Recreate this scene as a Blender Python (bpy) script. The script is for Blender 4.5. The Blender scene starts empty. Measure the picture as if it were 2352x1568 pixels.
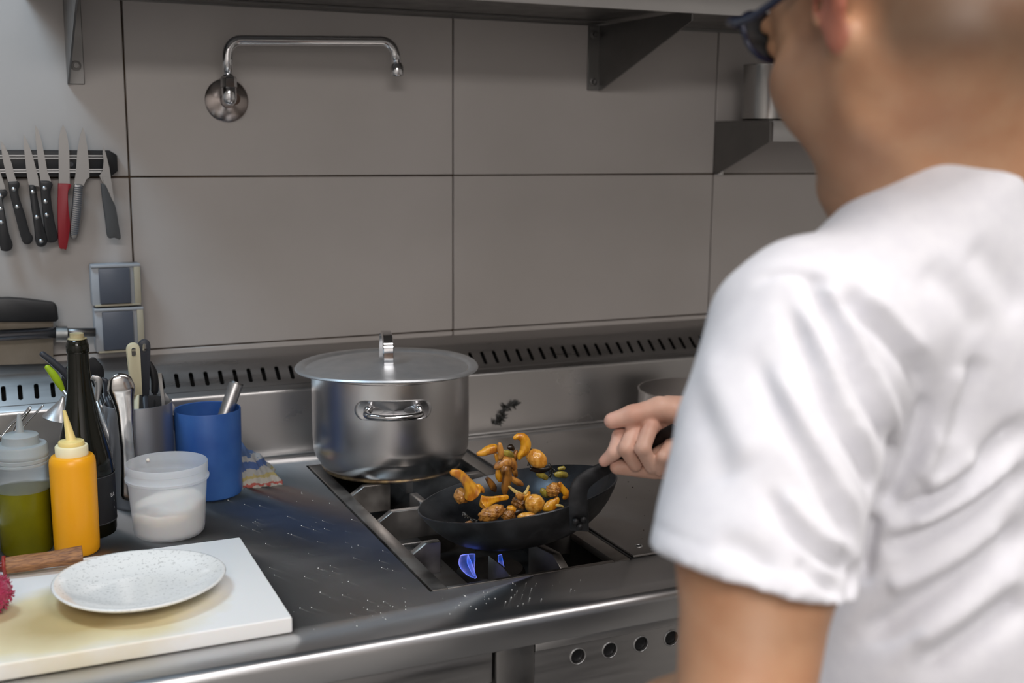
import bpy, bmesh, math, random
import numpy as np
from mathutils import Vector, Matrix
from mathutils.bvhtree import BVHTree
random.seed(7); rng = np.random.default_rng(7)
PI = math.pi
C = bpy.context.scene.collection
# ------------------------------------------------------------------ camera
FOC = 2668.45; YAW, PITCH, ROLL = -0.426401, 0.172555, 0.0086553
CAM = np.array([-0.2335927, -2.1168950, 1.4704085])
def basis():
    cy, sy, cp, sp, cr, sr = (math.cos(YAW), math.sin(YAW), math.cos(PITCH), math.sin(PITCH), math.cos(ROLL), math.sin(ROLL))
    f = np.array([-sy*cp, cy*cp, -sp]); r = np.array([cy, sy, 0.]); u = np.cross(r, f)
    return cr*r + sr*u, -sr*r + cr*u, f
RGT, UPV, FWD = basis()
def ray(x, y): return FWD + RGT*(x-1176)/FOC - UPV*(y-784)/FOC
def at(x, y, d): return CAM + d*ray(x, y)                       # point at depth d
def atz(x, y, z): r = ray(x, y); return CAM + r*(z-CAM[2])/r[2]     # point on a level
def aty(x, y, Y): r = ray(x, y); return CAM + r*(Y-CAM[1])/r[1]     # point on a plane parallel to the wall
def atx(x, y, X): r = ray(x, y); return CAM + r*(X-CAM[0])/r[0]
cd = bpy.data.cameras.new('camera'); cam = bpy.data.objects.new('camera', cd); C.objects.link(cam)
cd.sensor_width = 36; cd.lens = FOC/2352*36; cd.clip_start = .05
cam.matrix_world = Matrix([[RGT[i], UPV[i], -FWD[i], CAM[i]] for i in range(3)] + [[0, 0, 0, 1]])
cd.dof.use_dof = True; cd.dof.focus_distance = 1.66; cd.dof.aperture_fstop = 4.0
sc = bpy.context.scene; sc.camera = cam
# ------------------------------------------------------------------ light and exposure
w = bpy.data.worlds.new('world'); sc.world = w; w.use_nodes = True
w.node_tree.nodes['Background'].inputs[0].default_value = (.9, .95, 1, 1); w.node_tree.nodes['Background'].inputs[1].default_value = .05
def area(name, loc, target, sx, sy, power, col):
    l = bpy.data.lights.new(name, 'AREA'); l.shape = 'RECTANGLE'; l.size = sx; l.size_y = sy; l.energy = power; l.color = col
    o = bpy.data.objects.new(name, l); C.objects.link(o); o.location = loc
    o.rotation_euler = (Vector(target)-Vector(loc)).to_track_quat('-Z', 'Y').to_euler(); return o
area('ceiling_light_warm', (.75, -1.85, 2.66), (.75, -1.85, 0), 1.3, .6, 21, (1, .955, .93))
area('added_fill_far', (-.7, -3.6, 2.66), (-.7, -3.6, 0), 1.6, .8, 70, (1, .955, .94))  # added fill, not a known lamp: brightens the front room that the steel reflects
area('ceiling_light_cool', (-.62, -.50, 2.5), (-.42, -.12, 1.2), .45, .3, 12, (.60, .81, 1))
sc.view_settings.view_transform = 'Standard'; sc.view_settings.look = 'None'; sc.view_settings.gamma = 1
sc.view_settings.use_curve_mapping = False; sc.view_settings.exposure = 0.18
# ------------------------------------------------------------------ helpers
def lin(h):
    if isinstance(h, str):
        v = [int(h[i:i+2], 16)/255 for i in (0, 2, 4)]
        return tuple(x/12.92 if x <= .04045 else ((x+.055)/1.055)**2.4 for x in v) + (1,)
    return tuple(h) + (1,)
MATS = {}
def mat(name, col, rough=.5, metal=0, noise=None, bump=None, col2=None, aniso=0, sss=0, trans=0, ior=1.45, coat=0, alpha=1,
        emit=None, estr=0, attr=None, stretch=(1, 1, 1), rvar=0, sssrad=(1, .3, .15), sheen=0, contrast=(.35, .65)):
    m = bpy.data.materials.new(name); m.use_nodes = True; nt = m.node_tree; b = nt.nodes['Principled BSDF']
    b.inputs['Base Color'].default_value = lin(col); b.inputs['Roughness'].default_value = rough; b.inputs['Metallic'].default_value = metal
    b.inputs['IOR'].default_value = ior
    if trans: b.inputs['Transmission Weight'].default_value = trans
    if coat: b.inputs['Coat Weight'].default_value = coat; b.inputs['Coat Roughness'].default_value = .12
    if sheen: b.inputs['Sheen Weight'].default_value = sheen
    if sss:
        b.inputs['Subsurface Weight'].default_value = sss; b.inputs['Subsurface Radius'].default_value = sssrad; b.inputs['Subsurface Scale'].default_value = .006
    if aniso:
        b.inputs['Anisotropic'].default_value = aniso
        tg = nt.nodes.new('ShaderNodeTangent'); tg.direction_type = 'RADIAL'; tg.axis = 'Z'; nt.links.new(tg.outputs[0], b.inputs['Tangent'])
    if alpha < 1: b.inputs['Alpha'].default_value = alpha
    if emit: b.inputs['Emission Color'].default_value = lin(emit); b.inputs['Emission Strength'].default_value = estr
    base = None
    if noise or bump or rvar:
        tc = nt.nodes.new('ShaderNodeTexCoord'); mp = nt.nodes.new('ShaderNodeMapping'); mp.inputs['Scale'].default_value = stretch
        nt.links.new(tc.outputs['Object'], mp.inputs['Vector'])
        nz = nt.nodes.new('ShaderNodeTexNoise'); nz.inputs['Scale'].default_value = noise or 20; nz.inputs['Detail'].default_value = 5
        nt.links.new(mp.outputs[0], nz.inputs['Vector'])
        if col2:
            cr = nt.nodes.new('ShaderNodeValToRGB'); cr.color_ramp.elements[0].position, cr.color_ramp.elements[1].position = contrast
            cr.color_ramp.elements[0].color = lin(col); cr.color_ramp.elements[1].color = lin(col2)
            nt.links.new(nz.outputs['Fac'], cr.inputs[0]); base = cr.outputs[0]
            nt.links.new(base, b.inputs['Base Color'])
        if rvar:
            mr = nt.nodes.new('ShaderNodeMapRange'); mr.inputs['To Min'].default_value = rough-rvar; mr.inputs['To Max'].default_value = rough+rvar
            mr.inputs['From Min'].default_value = .3; mr.inputs['From Max'].default_value = .7
            nt.links.new(nz.outputs['Fac'], mr.inputs['Value']); nt.links.new(mr.outputs[0], b.inputs['Roughness'])
        if bump:
            bp = nt.nodes.new('ShaderNodeBump'); bp.inputs['Strength'].default_value = bump[1]; bp.inputs['Distance'].default_value = .001
            n2 = nt.nodes.new('ShaderNodeTexNoise'); n2.inputs['Scale'].default_value = bump[0]; n2.inputs['Detail'].default_value = 4
            nt.links.new(mp.outputs[0], n2.inputs['Vector']); nt.links.new(n2.outputs['Fac'], bp.inputs['Height']); nt.links.new(bp.outputs[0], b.inputs['Normal'])
    if attr:
        at_ = nt.nodes.new('ShaderNodeAttribute'); at_.attribute_name = attr
        mx = nt.nodes.new('ShaderNodeMix'); mx.data_type = 'RGBA'; mx.blend_type = 'MULTIPLY'; mx.inputs[0].default_value = 1
        if base: nt.links.new(base, mx.inputs[6])
        else: mx.inputs[6].default_value = lin(col)
        nt.links.new(at_.outputs['Color'], mx.inputs[7]); nt.links.new(mx.outputs[2], b.inputs['Base Color'])
    MATS[name] = m; return m
LOC = {}
def T(o, label, cat, group=None, kind=None):
    if label: o['label'] = label
    if cat: o['category'] = cat
    if group: o['group'] = group
    if kind: o['kind'] = kind
    return o
def thing(name, label, cat, loc=(0, 0, 0), group=None):
    o = bpy.data.objects.new(name, None); C.objects.link(o); o.location = loc; o.empty_display_size = .02
    LOC[o.name] = np.array(loc, float); T(o, label, cat, group); return o
def obj(name, verts, faces, m, parent=None, smooth=False, origin=None, bevel=0, seg=2, auto=False):
    """one mesh object; vertices are given in world coordinates"""
    verts = np.asarray(verts, float)
    base = LOC[parent.name] if parent else np.zeros(3)
    org = np.array(origin, float) if origin is not None else (base if parent else np.array([(verts[:, 0].min()+verts[:, 0].max())/2, (verts[:, 1].min()+verts[:, 1].max())/2, verts[:, 2].min()]))
    me = bpy.data.meshes.new(name)
    me.from_pydata((verts-org).tolist(), [], [tuple(int(i) for i in f) for f in faces] if not isinstance(faces, np.ndarray) else faces.tolist()); me.validate()
    if bevel:
        bm = bmesh.new(); bm.from_mesh(me)
        es = [e for e in bm.edges if len(e.link_faces) == 2 and e.calc_face_angle(0) > .5]
        bmesh.ops.bevel(bm, geom=es, offset=bevel, segments=seg, profile=.5, affect='EDGES', clamp_overlap=True); bm.to_mesh(me); bm.free()
    bm = bmesh.new(); bm.from_mesh(me); bmesh.ops.recalc_face_normals(bm, faces=bm.faces); bm.to_mesh(me); bm.free()
    if smooth or auto or bevel:
        for p in me.polygons: p.use_smooth = True
    if auto or bevel:
        try: me.set_sharp_from_angle(angle=math.radians(40))
        except Exception: pass
    me.materials.append(m)
    o = bpy.data.objects.new(name, me); C.objects.link(o)
    o.location = org-base
    if parent: o.parent = parent
    LOC[o.name] = org
    return o
def join(*parts):
    V = []; F = []; n = 0
    for v, f in parts:
        V += [tuple(x) for x in v]; F += [tuple(int(i)+n for i in q) for q in f]; n += len(v)
    return V, F
def box(x0, x1, y0, y1, z0, z1):
    v = [(x, y, z) for x in (x0, x1) for y in (y0, y1) for z in (z0, z1)]
    return v, [(0, 1, 3, 2), (4, 6, 7, 5), (0, 4, 5, 1), (2, 3, 7, 6), (0, 2, 6, 4), (1, 5, 7, 3)]
def lathe(prof, c=(0, 0, 0), seg=48, axis=None, sx=1, sy=1, wob=None):
    """prof: (r, z) list; poles (r=0) allowed at the ends"""
    V = []; F = []; rings = []
    for k, (r, z) in enumerate(prof):
        if r < 1e-6: rings.append([len(V)]); V.append((0, 0, z))
        else:
            ids = []
            for i in range(seg):
                a = 2*PI*i/seg; rr = r*(1+(wob(a, k) if wob else 0)); ids.append(len(V)); V.append((rr*math.cos(a)*sx, rr*math.sin(a)*sy, z))
            rings.append(ids)
    for a, b in zip(rings, rings[1:]):
        for i in range(seg):
            j = (i+1) % seg
            if len(a) == 1 and len(b) == 1: continue
            if len(a) == 1: F.append((a[0], b[i], b[j]))
            elif len(b) == 1: F.append((a[i], b[0], a[j]))
            else: F.append((a[i], b[i], b[j], a[j]))
    V = np.array(V)
    if axis is not None:
        z = np.array(axis, float); z /= np.linalg.norm(z); x = np.cross([0, 1, 0] if abs(z[1]) < .9 else [1, 0, 0], z); x /= np.linalg.norm(x); y = np.cross(z, x)
        V = V[:, :1]*x + V[:, 1:2]*y + V[:, 2:3]*z
    return V+np.array(c, float), F
def spline(pts, n=8):
    """Catmull-Rom resample; extra columns (radii) follow along"""
    P = np.array(pts, float); out = []
    Q = np.vstack([2*P[0]-P[1], P, 2*P[-1]-P[-2]])
    for i in range(1, len(Q)-2):
        for t in np.linspace(0, 1, n, endpoint=False):
            a, b, c, d = Q[i-1:i+3]; out.append(.5*((2*b)+(-a+c)*t+(2*a-5*b+4*c-d)*t*t+(-a+3*b-3*c+d)*t**3))
    out.append(P[-1]); return np.array(out)
def tube(pts, r, seg=10, flat=1., up=(0, 0, 1), cap=True, rr=None):
    """sweep along pts (N,3); r scalar or list; flat scales the section across `up`"""
    P = np.array(pts, float); n = len(P); R = np.full(n, r) if np.isscalar(r) else np.array(r, float)
    t = np.gradient(P, axis=0); t /= np.linalg.norm(t, axis=1)[:, None]+1e-12
    u = np.array(up, float); V = []; F = []
    for i in range(n):
        s = np.cross(t[i], u)
        if np.linalg.norm(s) < 1e-4: s = np.cross(t[i], [1, .1, 0])
        s /= np.linalg.norm(s); v = np.cross(s, t[i]); u = v
        for k in range(seg):
            a = 2*PI*k/seg; V.append(P[i]+R[i]*(math.cos(a)*s+math.sin(a)*v*flat))
    for i in range(n-1):
        for k in range(seg):
            l = (k+1) % seg; F.append((i*seg+k, i*seg+l, (i+1)*seg+l, (i+1)*seg+k))
    if cap:
        V += [P[0], P[-1]]; a, b = len(V)-2, len(V)-1
        for k in range(seg):
            l = (k+1) % seg; F.append((a, l, k)); F.append((b, (n-1)*seg+k, (n-1)*seg+l))
    return V, F
def rtube(pts, r, n=8, **k):
    """smooth tube with rounded ends"""
    P = np.array(pts, float)
    if P.shape[1] == 3: P = np.hstack([P, np.full((len(P), 1), r)])
    S = spline(P, n); d0 = S[0, :3]-S[1, :3]; d0 /= np.linalg.norm(d0); d1 = S[-1, :3]-S[-2, :3]; d1 /= np.linalg.norm(d1)
    A = []; 
    for q in (1, .85, .5): A.append(np.append(S[0, :3]+d0*S[0, 3]*q*.9, S[0, 3]*math.sqrt(max(.02, 1-q*q))))
    B = [np.append(S[-1, :3]+d1*S[-1, 3]*q*.9, S[-1, 3]*math.sqrt(max(.02, 1-q*q))) for q in (.5, .85, 1)]
    S = np.vstack([A, S, B]); return tube(S[:, :3], S[:, 3], **k)
def prism(poly, thick, axis_vec):
    """poly: 3D points of a planar outline, extruded by thick along axis_vec (centred)"""
    P = np.array(poly, float); n = len(P); a = np.array(axis_vec, float); a /= np.linalg.norm(a)
    V = np.vstack([P-a*thick/2, P+a*thick/2])
    return V, [tuple(range(n))[::-1], tuple(range(n, 2*n))] + [(i, (i+1) % n, n+(i+1) % n, n+i) for i in range(n)]
def wallpoly(px, Y): return [aty(x, y, Y) for x, y in px]
# ------------------------------------------------------------------ signed distance modelling
def ell(P, c, r, ax=None):
    q = P-np.array(c, np.float32)
    if ax is not None: q = q @ np.array(ax, np.float32).T
    r = np.array(r, np.float32); k0 = np.linalg.norm(q/r, axis=1); k1 = np.linalg.norm(q/(r*r), axis=1)+1e-9
    return k0*(k0-1)/k1
def cap(P, a, b, ra, rb=None, sq=None):
    rb = ra if rb is None else rb; a = np.array(a, np.float32); b = np.array(b, np.float32); ab = b-a
    t = np.clip(((P-a) @ ab)/(ab @ ab), 0, 1); return np.linalg.norm(P-a-t[:, None]*ab, axis=1)-(ra+t*(rb-ra))
def smin(a, b, k):
    h = np.clip(.5+.5*(b-a)/k, 0, 1); return b*(1-h)+a*h-k*h*(1-h)
def smax(a, b, k): return -smin(-a, -b, k)
def sdf_mesh(f, lo, hi, h, B=12):
    lo = np.array(lo, float); hi = np.array(hi, float); n = (np.ceil((hi-lo)/h/B).astype(int))*B+1
    G = np.full(n, 1., np.float32); nb = (n-1)//B
    bi = np.stack(np.meshgrid(*[np.arange(k) for k in nb], indexing='ij'), -1).reshape(-1, 3)
    cen = (lo+(bi+.5)*B*h).astype(np.float32); R = B*h*.9; dc = f(cen)
    inside = dc < -R
    for b in bi[inside]: G[b[0]*B:b[0]*B+B+1, b[1]*B:b[1]*B+B+1, b[2]*B:b[2]*B+B+1] = -1
    act = bi[np.abs(dc) <= R*1.35]; o = np.stack(np.meshgrid(*[np.arange(B+1)]*3, indexing='ij'), -1).reshape(-1, 3)
    for s in range(0, len(act), 200):
        a = act[s:s+200]; idx = (a[:, None]*B+o[None]).reshape(-1, 3); v = f((lo+idx*h).astype(np.float32)); G[idx[:, 0], idx[:, 1], idx[:, 2]] = v
    S = G < 0; cells = np.zeros(np.array(G.shape)-1, np.int8)
    for dx in (0, 1):
        for dy in (0, 1):
            for dz in (0, 1): cells += S[dx:S.shape[0]-1+dx, dy:S.shape[1]-1+dy, dz:S.shape[2]-1+dz]
    ci = np.argwhere((cells > 0) & (cells < 8)); vid = np.full(cells.shape, -1, np.int64); vid[ci[:, 0], ci[:, 1], ci[:, 2]] = np.arange(len(ci))
    acc = np.zeros((len(ci), 3)); cnt = np.zeros(len(ci))
    cor = [(a, b, c) for a in (0, 1) for b in (0, 1) for c in (0, 1)]
    for a in cor:
        for ax in range(3):
            if a[ax]: continue
            b = list(a); b[ax] = 1
            va = G[ci[:, 0]+a[0], ci[:, 1]+a[1], ci[:, 2]+a[2]]; vb = G[ci[:, 0]+b[0], ci[:, 1]+b[1], ci[:, 2]+b[2]]
            k = (va < 0) != (vb < 0); t = va[k]/(va[k]-vb[k]+1e-12); p = np.tile(np.array(a, float), (k.sum(), 1)); p[:, ax] = t
            acc[k] += p; cnt[k] += 1
    V = lo+(ci+acc/cnt[:, None])*h; F = []
    for ax in range(3):
        sl0 = [slice(None)]*3; sl1 = [slice(None)]*3; sl0[ax] = slice(0, -1); sl1[ax] = slice(1, None)
        e = np.argwhere(S[tuple(sl0)] != S[tuple(sl1)]); u, v = (ax+1) % 3, (ax+2) % 3
        ok = (e[:, u] > 0) & (e[:, v] > 0) & (e[:, u] < cells.shape[u]) & (e[:, v] < cells.shape[v]); e = e[ok]
        q = []
        for du, dv in ((0, 0), (-1, 0), (-1, -1), (0, -1)):
            c = e.copy(); c[:, u] += du; c[:, v] += dv; q.append(vid[c[:, 0], c[:, 1], c[:, 2]])
        q = np.stack(q, 1); fl = S[e[:, 0], e[:, 1], e[:, 2]]; q[~fl] = q[~fl][:, ::-1]; F.append(q[(q >= 0).all(1)])
    return V, np.vstack(F)
def raw_obj(name, V, F, m, parent=None, origin=None):
    base = LOC[parent.name] if parent else np.zeros(3); org = base if parent else np.array(origin if origin is not None else V.mean(0))
    me = bpy.data.meshes.new(name); me.from_pydata((V-org).tolist(), [], F.tolist()); me.update()
    me.polygons.foreach_set('use_smooth', [True]*len(me.polygons)); me.materials.append(m)
    o = bpy.data.objects.new(name, me); C.objects.link(o); o.location = org-base
    if parent: o.parent = parent
    LOC[o.name] = org; return o
# ------------------------------------------------------------------ materials
tile_m = mat('glazed_tile', 'b2aca8', .40, noise=3, col2='aba5a0')
grout_m = mat('dirty_grout', '5e4c3a', .9, noise=12, col2='352a20')
plaster_m = mat('painted_plaster', 'cfcdca', .8)
floor_m = mat('floor_vinyl', '908e8b', .45, noise=8, col2='848280')
steel_m = mat('brushed_steel', (.60, .59, .585), .35, 1, noise=14, rvar=.06, stretch=(.4, 8, 8), bump=(60, .03))
counter_m = mat('worktop_steel', (.55, .55, .555), .34, 1, noise=5, rvar=.04, stretch=(1, 2.5, 2.5), col2=(.60, .60, .605))
splash_m = mat('splashback_steel', (.56, .545, .535), .32, 1, noise=9, rvar=.06, stretch=(.5, 6, 1), bump=(70, .03))
dsteel_m = mat('dark_steel', (.2, .195, .19), .38, 1, noise=18, rvar=.1)
burn_m = mat('burnt_steel', (.27, .245, .225), .42, 1, noise=25, col2=(.38, .355, .33), rvar=.1)
well_m = mat('sooty_metal', (.022, .02, .019), .55, .7, noise=30, col2=(.05, .045, .04))
void_m = mat('dark_cavity', (.012, .012, .012), .8)
chrome_m = mat('chrome', (.62, .62, .63), .09, 1)
pot_m = mat('pot_steel', (.72, .70, .69), .26, 1, aniso=.8)
lid_m = mat('aluminium_lid', (.74, .76, .78), .5, 1, noise=16, col2=(.58, .59, .6), rvar=.08, bump=(90, .1))
iron_m = mat('black_iron', (.014, .014, .015), .46, .5, noise=26, col2=(.075, .075, .08), rvar=.1, bump=(60, .3), contrast=(.5, .78))
ironin_m = mat('seasoned_iron', (.014, .015, .017), .3, .6, noise=16, col2=(.035, .038, .044), rvar=.1, bump=(50, .2))
blk_m = mat('black_plastic', (.012, .012, .013), .38)
blk2_m = mat('grey_black_plastic', (.035, .037, .045), .4)
rivet_m = mat('rivet_steel', (.5, .5, .5), .35, 1)
blade_m = mat('knife_steel', (.30, .295, .29), .3, 1, noise=30, rvar=.06, stretch=(1, 1, .3))
red_m = mat('red_plastic', '86101c', .42)
cream_m = mat('cream_plastic', 'c8bfa0', .5)
green_m = mat('lime_plastic', '9ab817', .4)
blue_m = mat('blue_plastic', '254c8c', .42, noise=14, col2='365f9c', sss=.1, bump=(30, .05))
poly_m = mat('cutting_board_plastic', 'e9e9e6', .42, sss=.1)
hope_m = mat('translucent_plastic', 'dfe3e8', .3, trans=.72, ior=1.12, alpha=.62)
# ------------------------------------------------------------------ room shell
def struct(name, v, f, m, **k): o = obj(name, v, f, m, **k); o['kind'] = 'structure'; return o
RX0, RX1, RY0, RH = -2.6, 3.2, -4.6, 2.7
wb = struct('wall_back', *box(RX0, RX1, .006, .1, 0, RH), grout_m)
struct('wall_left', *box(RX0-.1, RX0, RY0, .1, 0, RH), plaster_m)
struct('wall_right', *box(RX1, RX1+.1, RY0, .1, 0, RH), plaster_m)
struct('wall_front', *box(RX0-.1, RX1+.1, RY0-.1, RY0, 0, RH), plaster_m)
struct('floor', *box(RX0-.1, RX1+.1, RY0-.1, .1, -.08, 0), floor_m)
struct('ceiling', *box(RX0-.1, RX1+.1, RY0-.1, .1, RH, RH+.08), plaster_m)
cols = [RX0]+[k*.6 for k in range(-4, 6)]+[RX1]; rows = [0.]+[1.4-.304*k for k in range(4, 0, -1)]+[1.4+.304*k for k in range(0, 5)]
G = .0013; first = True
for i in range(len(cols)-1):
    for j in range(len(rows)-1):
        if rows[j+1] < .8: continue
        v, f = box(cols[i]+G, cols[i+1]-G, 0, .012, rows[j]+G, min(rows[j+1], RH)-G)
        obj('tile', v, f, tile_m, wb, bevel=.0012, seg=1)
# ------------------------------------------------------------------ worktop with splashback (one continuous steel top)
BX0, BX1, BY0, BY1 = .2555, .5535, -.7945, -.165            # cut-out for the burner module
FY, WZ = -.914, .9
wt = thing('steel_worktop', 'long brushed stainless steel worktop with rounded front edge and slotted splashback against the tiled wall', 'worktop', (.4, -.5, .86))
X0, X1 = -1.5, 2.3
def ringtop():
    xs = [X0, BX0, BX1, X1]; ys = [FY+.012, BY0, BY1, -.0855]; V = []; F = []
    for x in xs:
        for y in ys: V.append((x, y, WZ))
    for i in range(3):
        for j in range(3):
            if i == 1 and j == 1: continue
            a = i*4+j; F.append((a, a+4, a+5, a+1))
    # inner rim turned down
    n = len(V); loop = [(BX0, BY0), (BX1, BY0), (BX1, BY1), (BX0, BY1)]
    for x, y in loop: V += [(x, y, WZ), (x, y, WZ-.03)]
    for k in range(4): a = n+2*k; b = n+2*((k+1) % 4); F.append((a, b, b+1, a+1))
    # front edge: quarter round and apron
    prof = [(FY+.012-.012*math.sin(t), WZ-.012+.012*math.cos(t)) for t in np.linspace(0, PI/2, 9)] + [(FY, .864), (FY+.002, .861), (FY+.014, .860)]
    n = len(V)
    for y, z in prof: V += [(X0, y, z), (X1, y, z)]
    for k in range(len(prof)-1): a = n+2*k; F.append((a, a+1, a+3, a+2))
    return V, F
o = obj('work_surface', *ringtop(), counter_m, wt, auto=True)
bm = bmesh.new(); bm.from_mesh(o.data); bmesh.ops.remove_doubles(bm, verts=bm.verts, dist=.0001); bm.to_mesh(o.data); bm.free()
def arcprof(pts, r=.004, n=5):
    """round the corners of a 2D polyline"""
    P = [np.array(p, float) for p in pts]; out = [P[0]]
    for i in range(1, len(P)-1):
        a = P[i-1]-P[i]; b = P[i+1]-P[i]; la, lb = np.linalg.norm(a), np.linalg.norm(b); q = min(r, la*.45, lb*.45)
        s, e = P[i]+a/la*q, P[i]+b/lb*q
        for t in np.linspace(0, 1, n): out.append((1-t)**2*s+2*t*(1-t)*P[i]+t*t*e)
    out.append(P[-1]); return out
def sweepx(prof, x0, x1):
    V = []; F = []
    for y, z in prof: V += [(x0, y, z), (x1, y, z)]
    for k in range(len(prof)-1): a = 2*k; F.append((a, a+1, a+3, a+2))
    return V, F
SA, SB = np.array([-.021, 1.0725]), np.array([-.0855, 1.0205])
lo_prof = arcprof([(-.105, WZ+.0004), (-.0855, WZ+.0004), tuple(SB), tuple(SB+(SA-SB)*.12)], .006)
hi_prof = arcprof([tuple(SB+(SA-SB)*.88), tuple(SA), (-.001, 1.0865), (.004, 1.0865)], .004)
obj('splashback_panel', *sweepx(lo_prof, X0, X1), splash_m, wt, auto=True)
obj('splashback_ledge', *sweepx(hi_prof, X0, X1), splash_m, wt, auto=True)
def slotted():
    V = []; F = []; p0 = SB+(SA-SB)*.12; p1 = SB+(SA-SB)*.88; L = np.linalg.norm(p1-p0)
    pitch = .02545; x = .0578-pitch/2-pitch*62
    m = 12
    while x < X1:
        cx = x+pitch/2; cs = .5*L+.0005; hw, hl = .0037, .0165
        skip = (abs(cx-.44) < .0) 
        inner = [];
        for k in range(m+1): t = -PI/2+PI*k/m*1; inner.append((cx+hw*math.cos(t+PI/2)*1, cs+(hl-hw)+hw*math.sin(t+PI/2)))
        top = [(cx+hw*math.cos(t), cs+(hl-hw)+hw*math.sin(t)) for t in np.linspace(0, PI, m+1)]
        bot = [(cx+hw*math.cos(t), cs-(hl-hw)+hw*math.sin(t)) for t in np.linspace(PI, 2*PI, m+1)]
        inn = top+bot
        out = []
        for (a, s) in inn:
            dx, ds = a-cx, s-cs; q = min((pitch/2)/max(abs(dx), 1e-6), (L/2)/max(abs(ds), 1e-6)); out.append(None)
        # outer: walk the rectangle with matching counts
        xr, xl, st, sb = cx+pitch/2, cx-pitch/2, L, 0
        ot = [(xr, cs+(hl-hw))]+[(xr+(xl-xr)*t, st) for t in np.linspace(0, 1, m-1)]+[(xl, cs+(hl-hw))]
        ob = [(xl, cs-(hl-hw))]+[(xl+(xr-xl)*t, sb) for t in np.linspace(0, 1, m-1)]+[(xr, cs-(hl-hw))]
        out = ot+ob; n0 = len(V); d = (p1-p0)/L
        nrm = np.array([d[1], -d[0]]);
        if nrm[1] > 0: pass
        for (a, s) in inn+out: y, z = p0+d*s; V.append((a, y, z))
        for (a, s) in inn: y, z = p0+d*s+np.array([.0015, -.0018]); V.append((a, y, z))
        M = len(inn)
        for k in range(M):
            l = (k+1) % M; F.append((n0+k, n0+l, n0+M+l, n0+M+k)); F.append((n0+k, n0+2*M+k, n0+2*M+l, n0+l))
        x += pitch
    return V, F
o = obj('slotted_strip', *slotted(), splash_m, wt, auto=True)
obj('vent_cavity', *box(X0, X1, -.075, -.072, .95, 1.03), dsteel_m, wt)
obj('cavity_back', *box(X0, X1, -.012, -.004, .95, 1.065), void_m, wt)
# ------------------------------------------------------------------ cabinets under the worktop
ca = thing('base_cabinet', 'stainless steel base cabinet with dark recessed door left of the knob panel', 'cabinet', (-.4, -.5, 0))
obj('body', *join(box(-1.5, .30, -.86, -.09, .1, .84)), dsteel_m, ca)
obj('door', *box(-.45, .285, -.886, -.862, .13, .78), steel_m, ca, bevel=.004)
obj('top_rail', *box(-1.5, .297, -.9, -.862, .815, .858), steel_m, ca, bevel=.002)
obj('corner_post', *box(.30, .352, -.905, -.1, .0, .858), dsteel_m, ca, bevel=.003)
st = thing('gas_range', 'stainless gas range under the worktop with a row of round black control holes', 'range', (.8, -.5, 0))
obj('body', *box(.354, 2.2, -.86, -.12, .1, .79), dsteel_m, st)
def holed_panel(x0, x1, z0, z1, y, holes, r):
    V = []; F = []; m = 24; xs = [x0]+[(holes[i][0]+holes[i+1][0])/2 for i in range(len(holes)-1)]+[x1]
    for (hx, hz), a, b in zip(holes, xs, xs[1:]):
        n0 = len(V); inn = [(hx+r*math.cos(2*PI*k/m), hz+r*math.sin(2*PI*k/m)) for k in range(m)]; out = []
        for (px, pz) in inn:
            dx, dz = px-hx, pz-hz; tx = ((b-hx) if dx > 0 else (a-hx))/dx if abs(dx) > 1e-9 else 1e9; tz = ((z1-hz) if dz > 0 else (z0-hz))/dz if abs(dz) > 1e-9 else 1e9
            t = min(tx, tz); out.append((hx+dx*t, hz+dz*t))
        for c in ((a, z0), (a, z1), (b, z0), (b, z1)):
            k = min(range(m), key=lambda i: (out[i][0]-c[0])**2+(out[i][1]-c[1])**2); out[k] = c
        V += [(px, y, pz) for px, pz in inn]+[(px, y, pz) for px, pz in out]+[(px, y+.012, pz) for px, pz in inn]
        for k in range(m): l = (k+1) % m; F += [(n0+k, n0+l, n0+m+l, n0+m+k), (n0+k, n0+2*m+k, n0+2*m+l, n0+l)]
    return V, F
kh = [(.4005+.0465*k, .8215) for k in range(3)]
kh = [tuple(aty(1327, 1508, -.9)[[0, 2]]), tuple(aty(1400, 1492, -.9)[[0, 2]]), tuple(aty(1472, 1477, -.9)[[0, 2]])]
dxh = (kh[2][0]-kh[0][0])/2; zh = (kh[0][1]+kh[1][1]+kh[2][1])/3
holes = [(kh[0][0]+dxh*k, zh) for k in range(12)]
PE = holes[-1][0]+.03
obj('control_panel', *join(holed_panel(.3535, PE, .80, .8455, -.9, holes, .0098), ([(.3535, -.9, .55), (PE, -.9, .55), (PE, -.9, .80), (.3535, -.9, .80)], [(0, 1, 2, 3)])), steel_m, st, auto=True)
obj('body_front', *box(PE, 2.2, -.9, -.86, .1, .858), dsteel_m, st)
obj('panel_lip', *box(.3535, 1.1, -.902, -.886, .846, .858), steel_m, st, bevel=.0015)
obj('panel_cavity', *box(.354, 1.1, -.885, -.865, .56, .842), void_m, st)
for hx, hz in holes[:6]:
    v, f = lathe([(.0112, 0), (.0112, .0012), (.0098, .0016), (.0098, 0)], (hx, -.9, hz), 28, axis=(0, -1, 0)); obj('hole_rim', v, f, rivet_m, st, smooth=True)
    v, f = lathe([(0, -.004), (.0092, -.004), (.0088, -.012), (0, -.012)], (hx, -.9, hz), 28, axis=(0, -1, 0)); obj('hole_plug', v, f, blk_m, st, auto=True)
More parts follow.
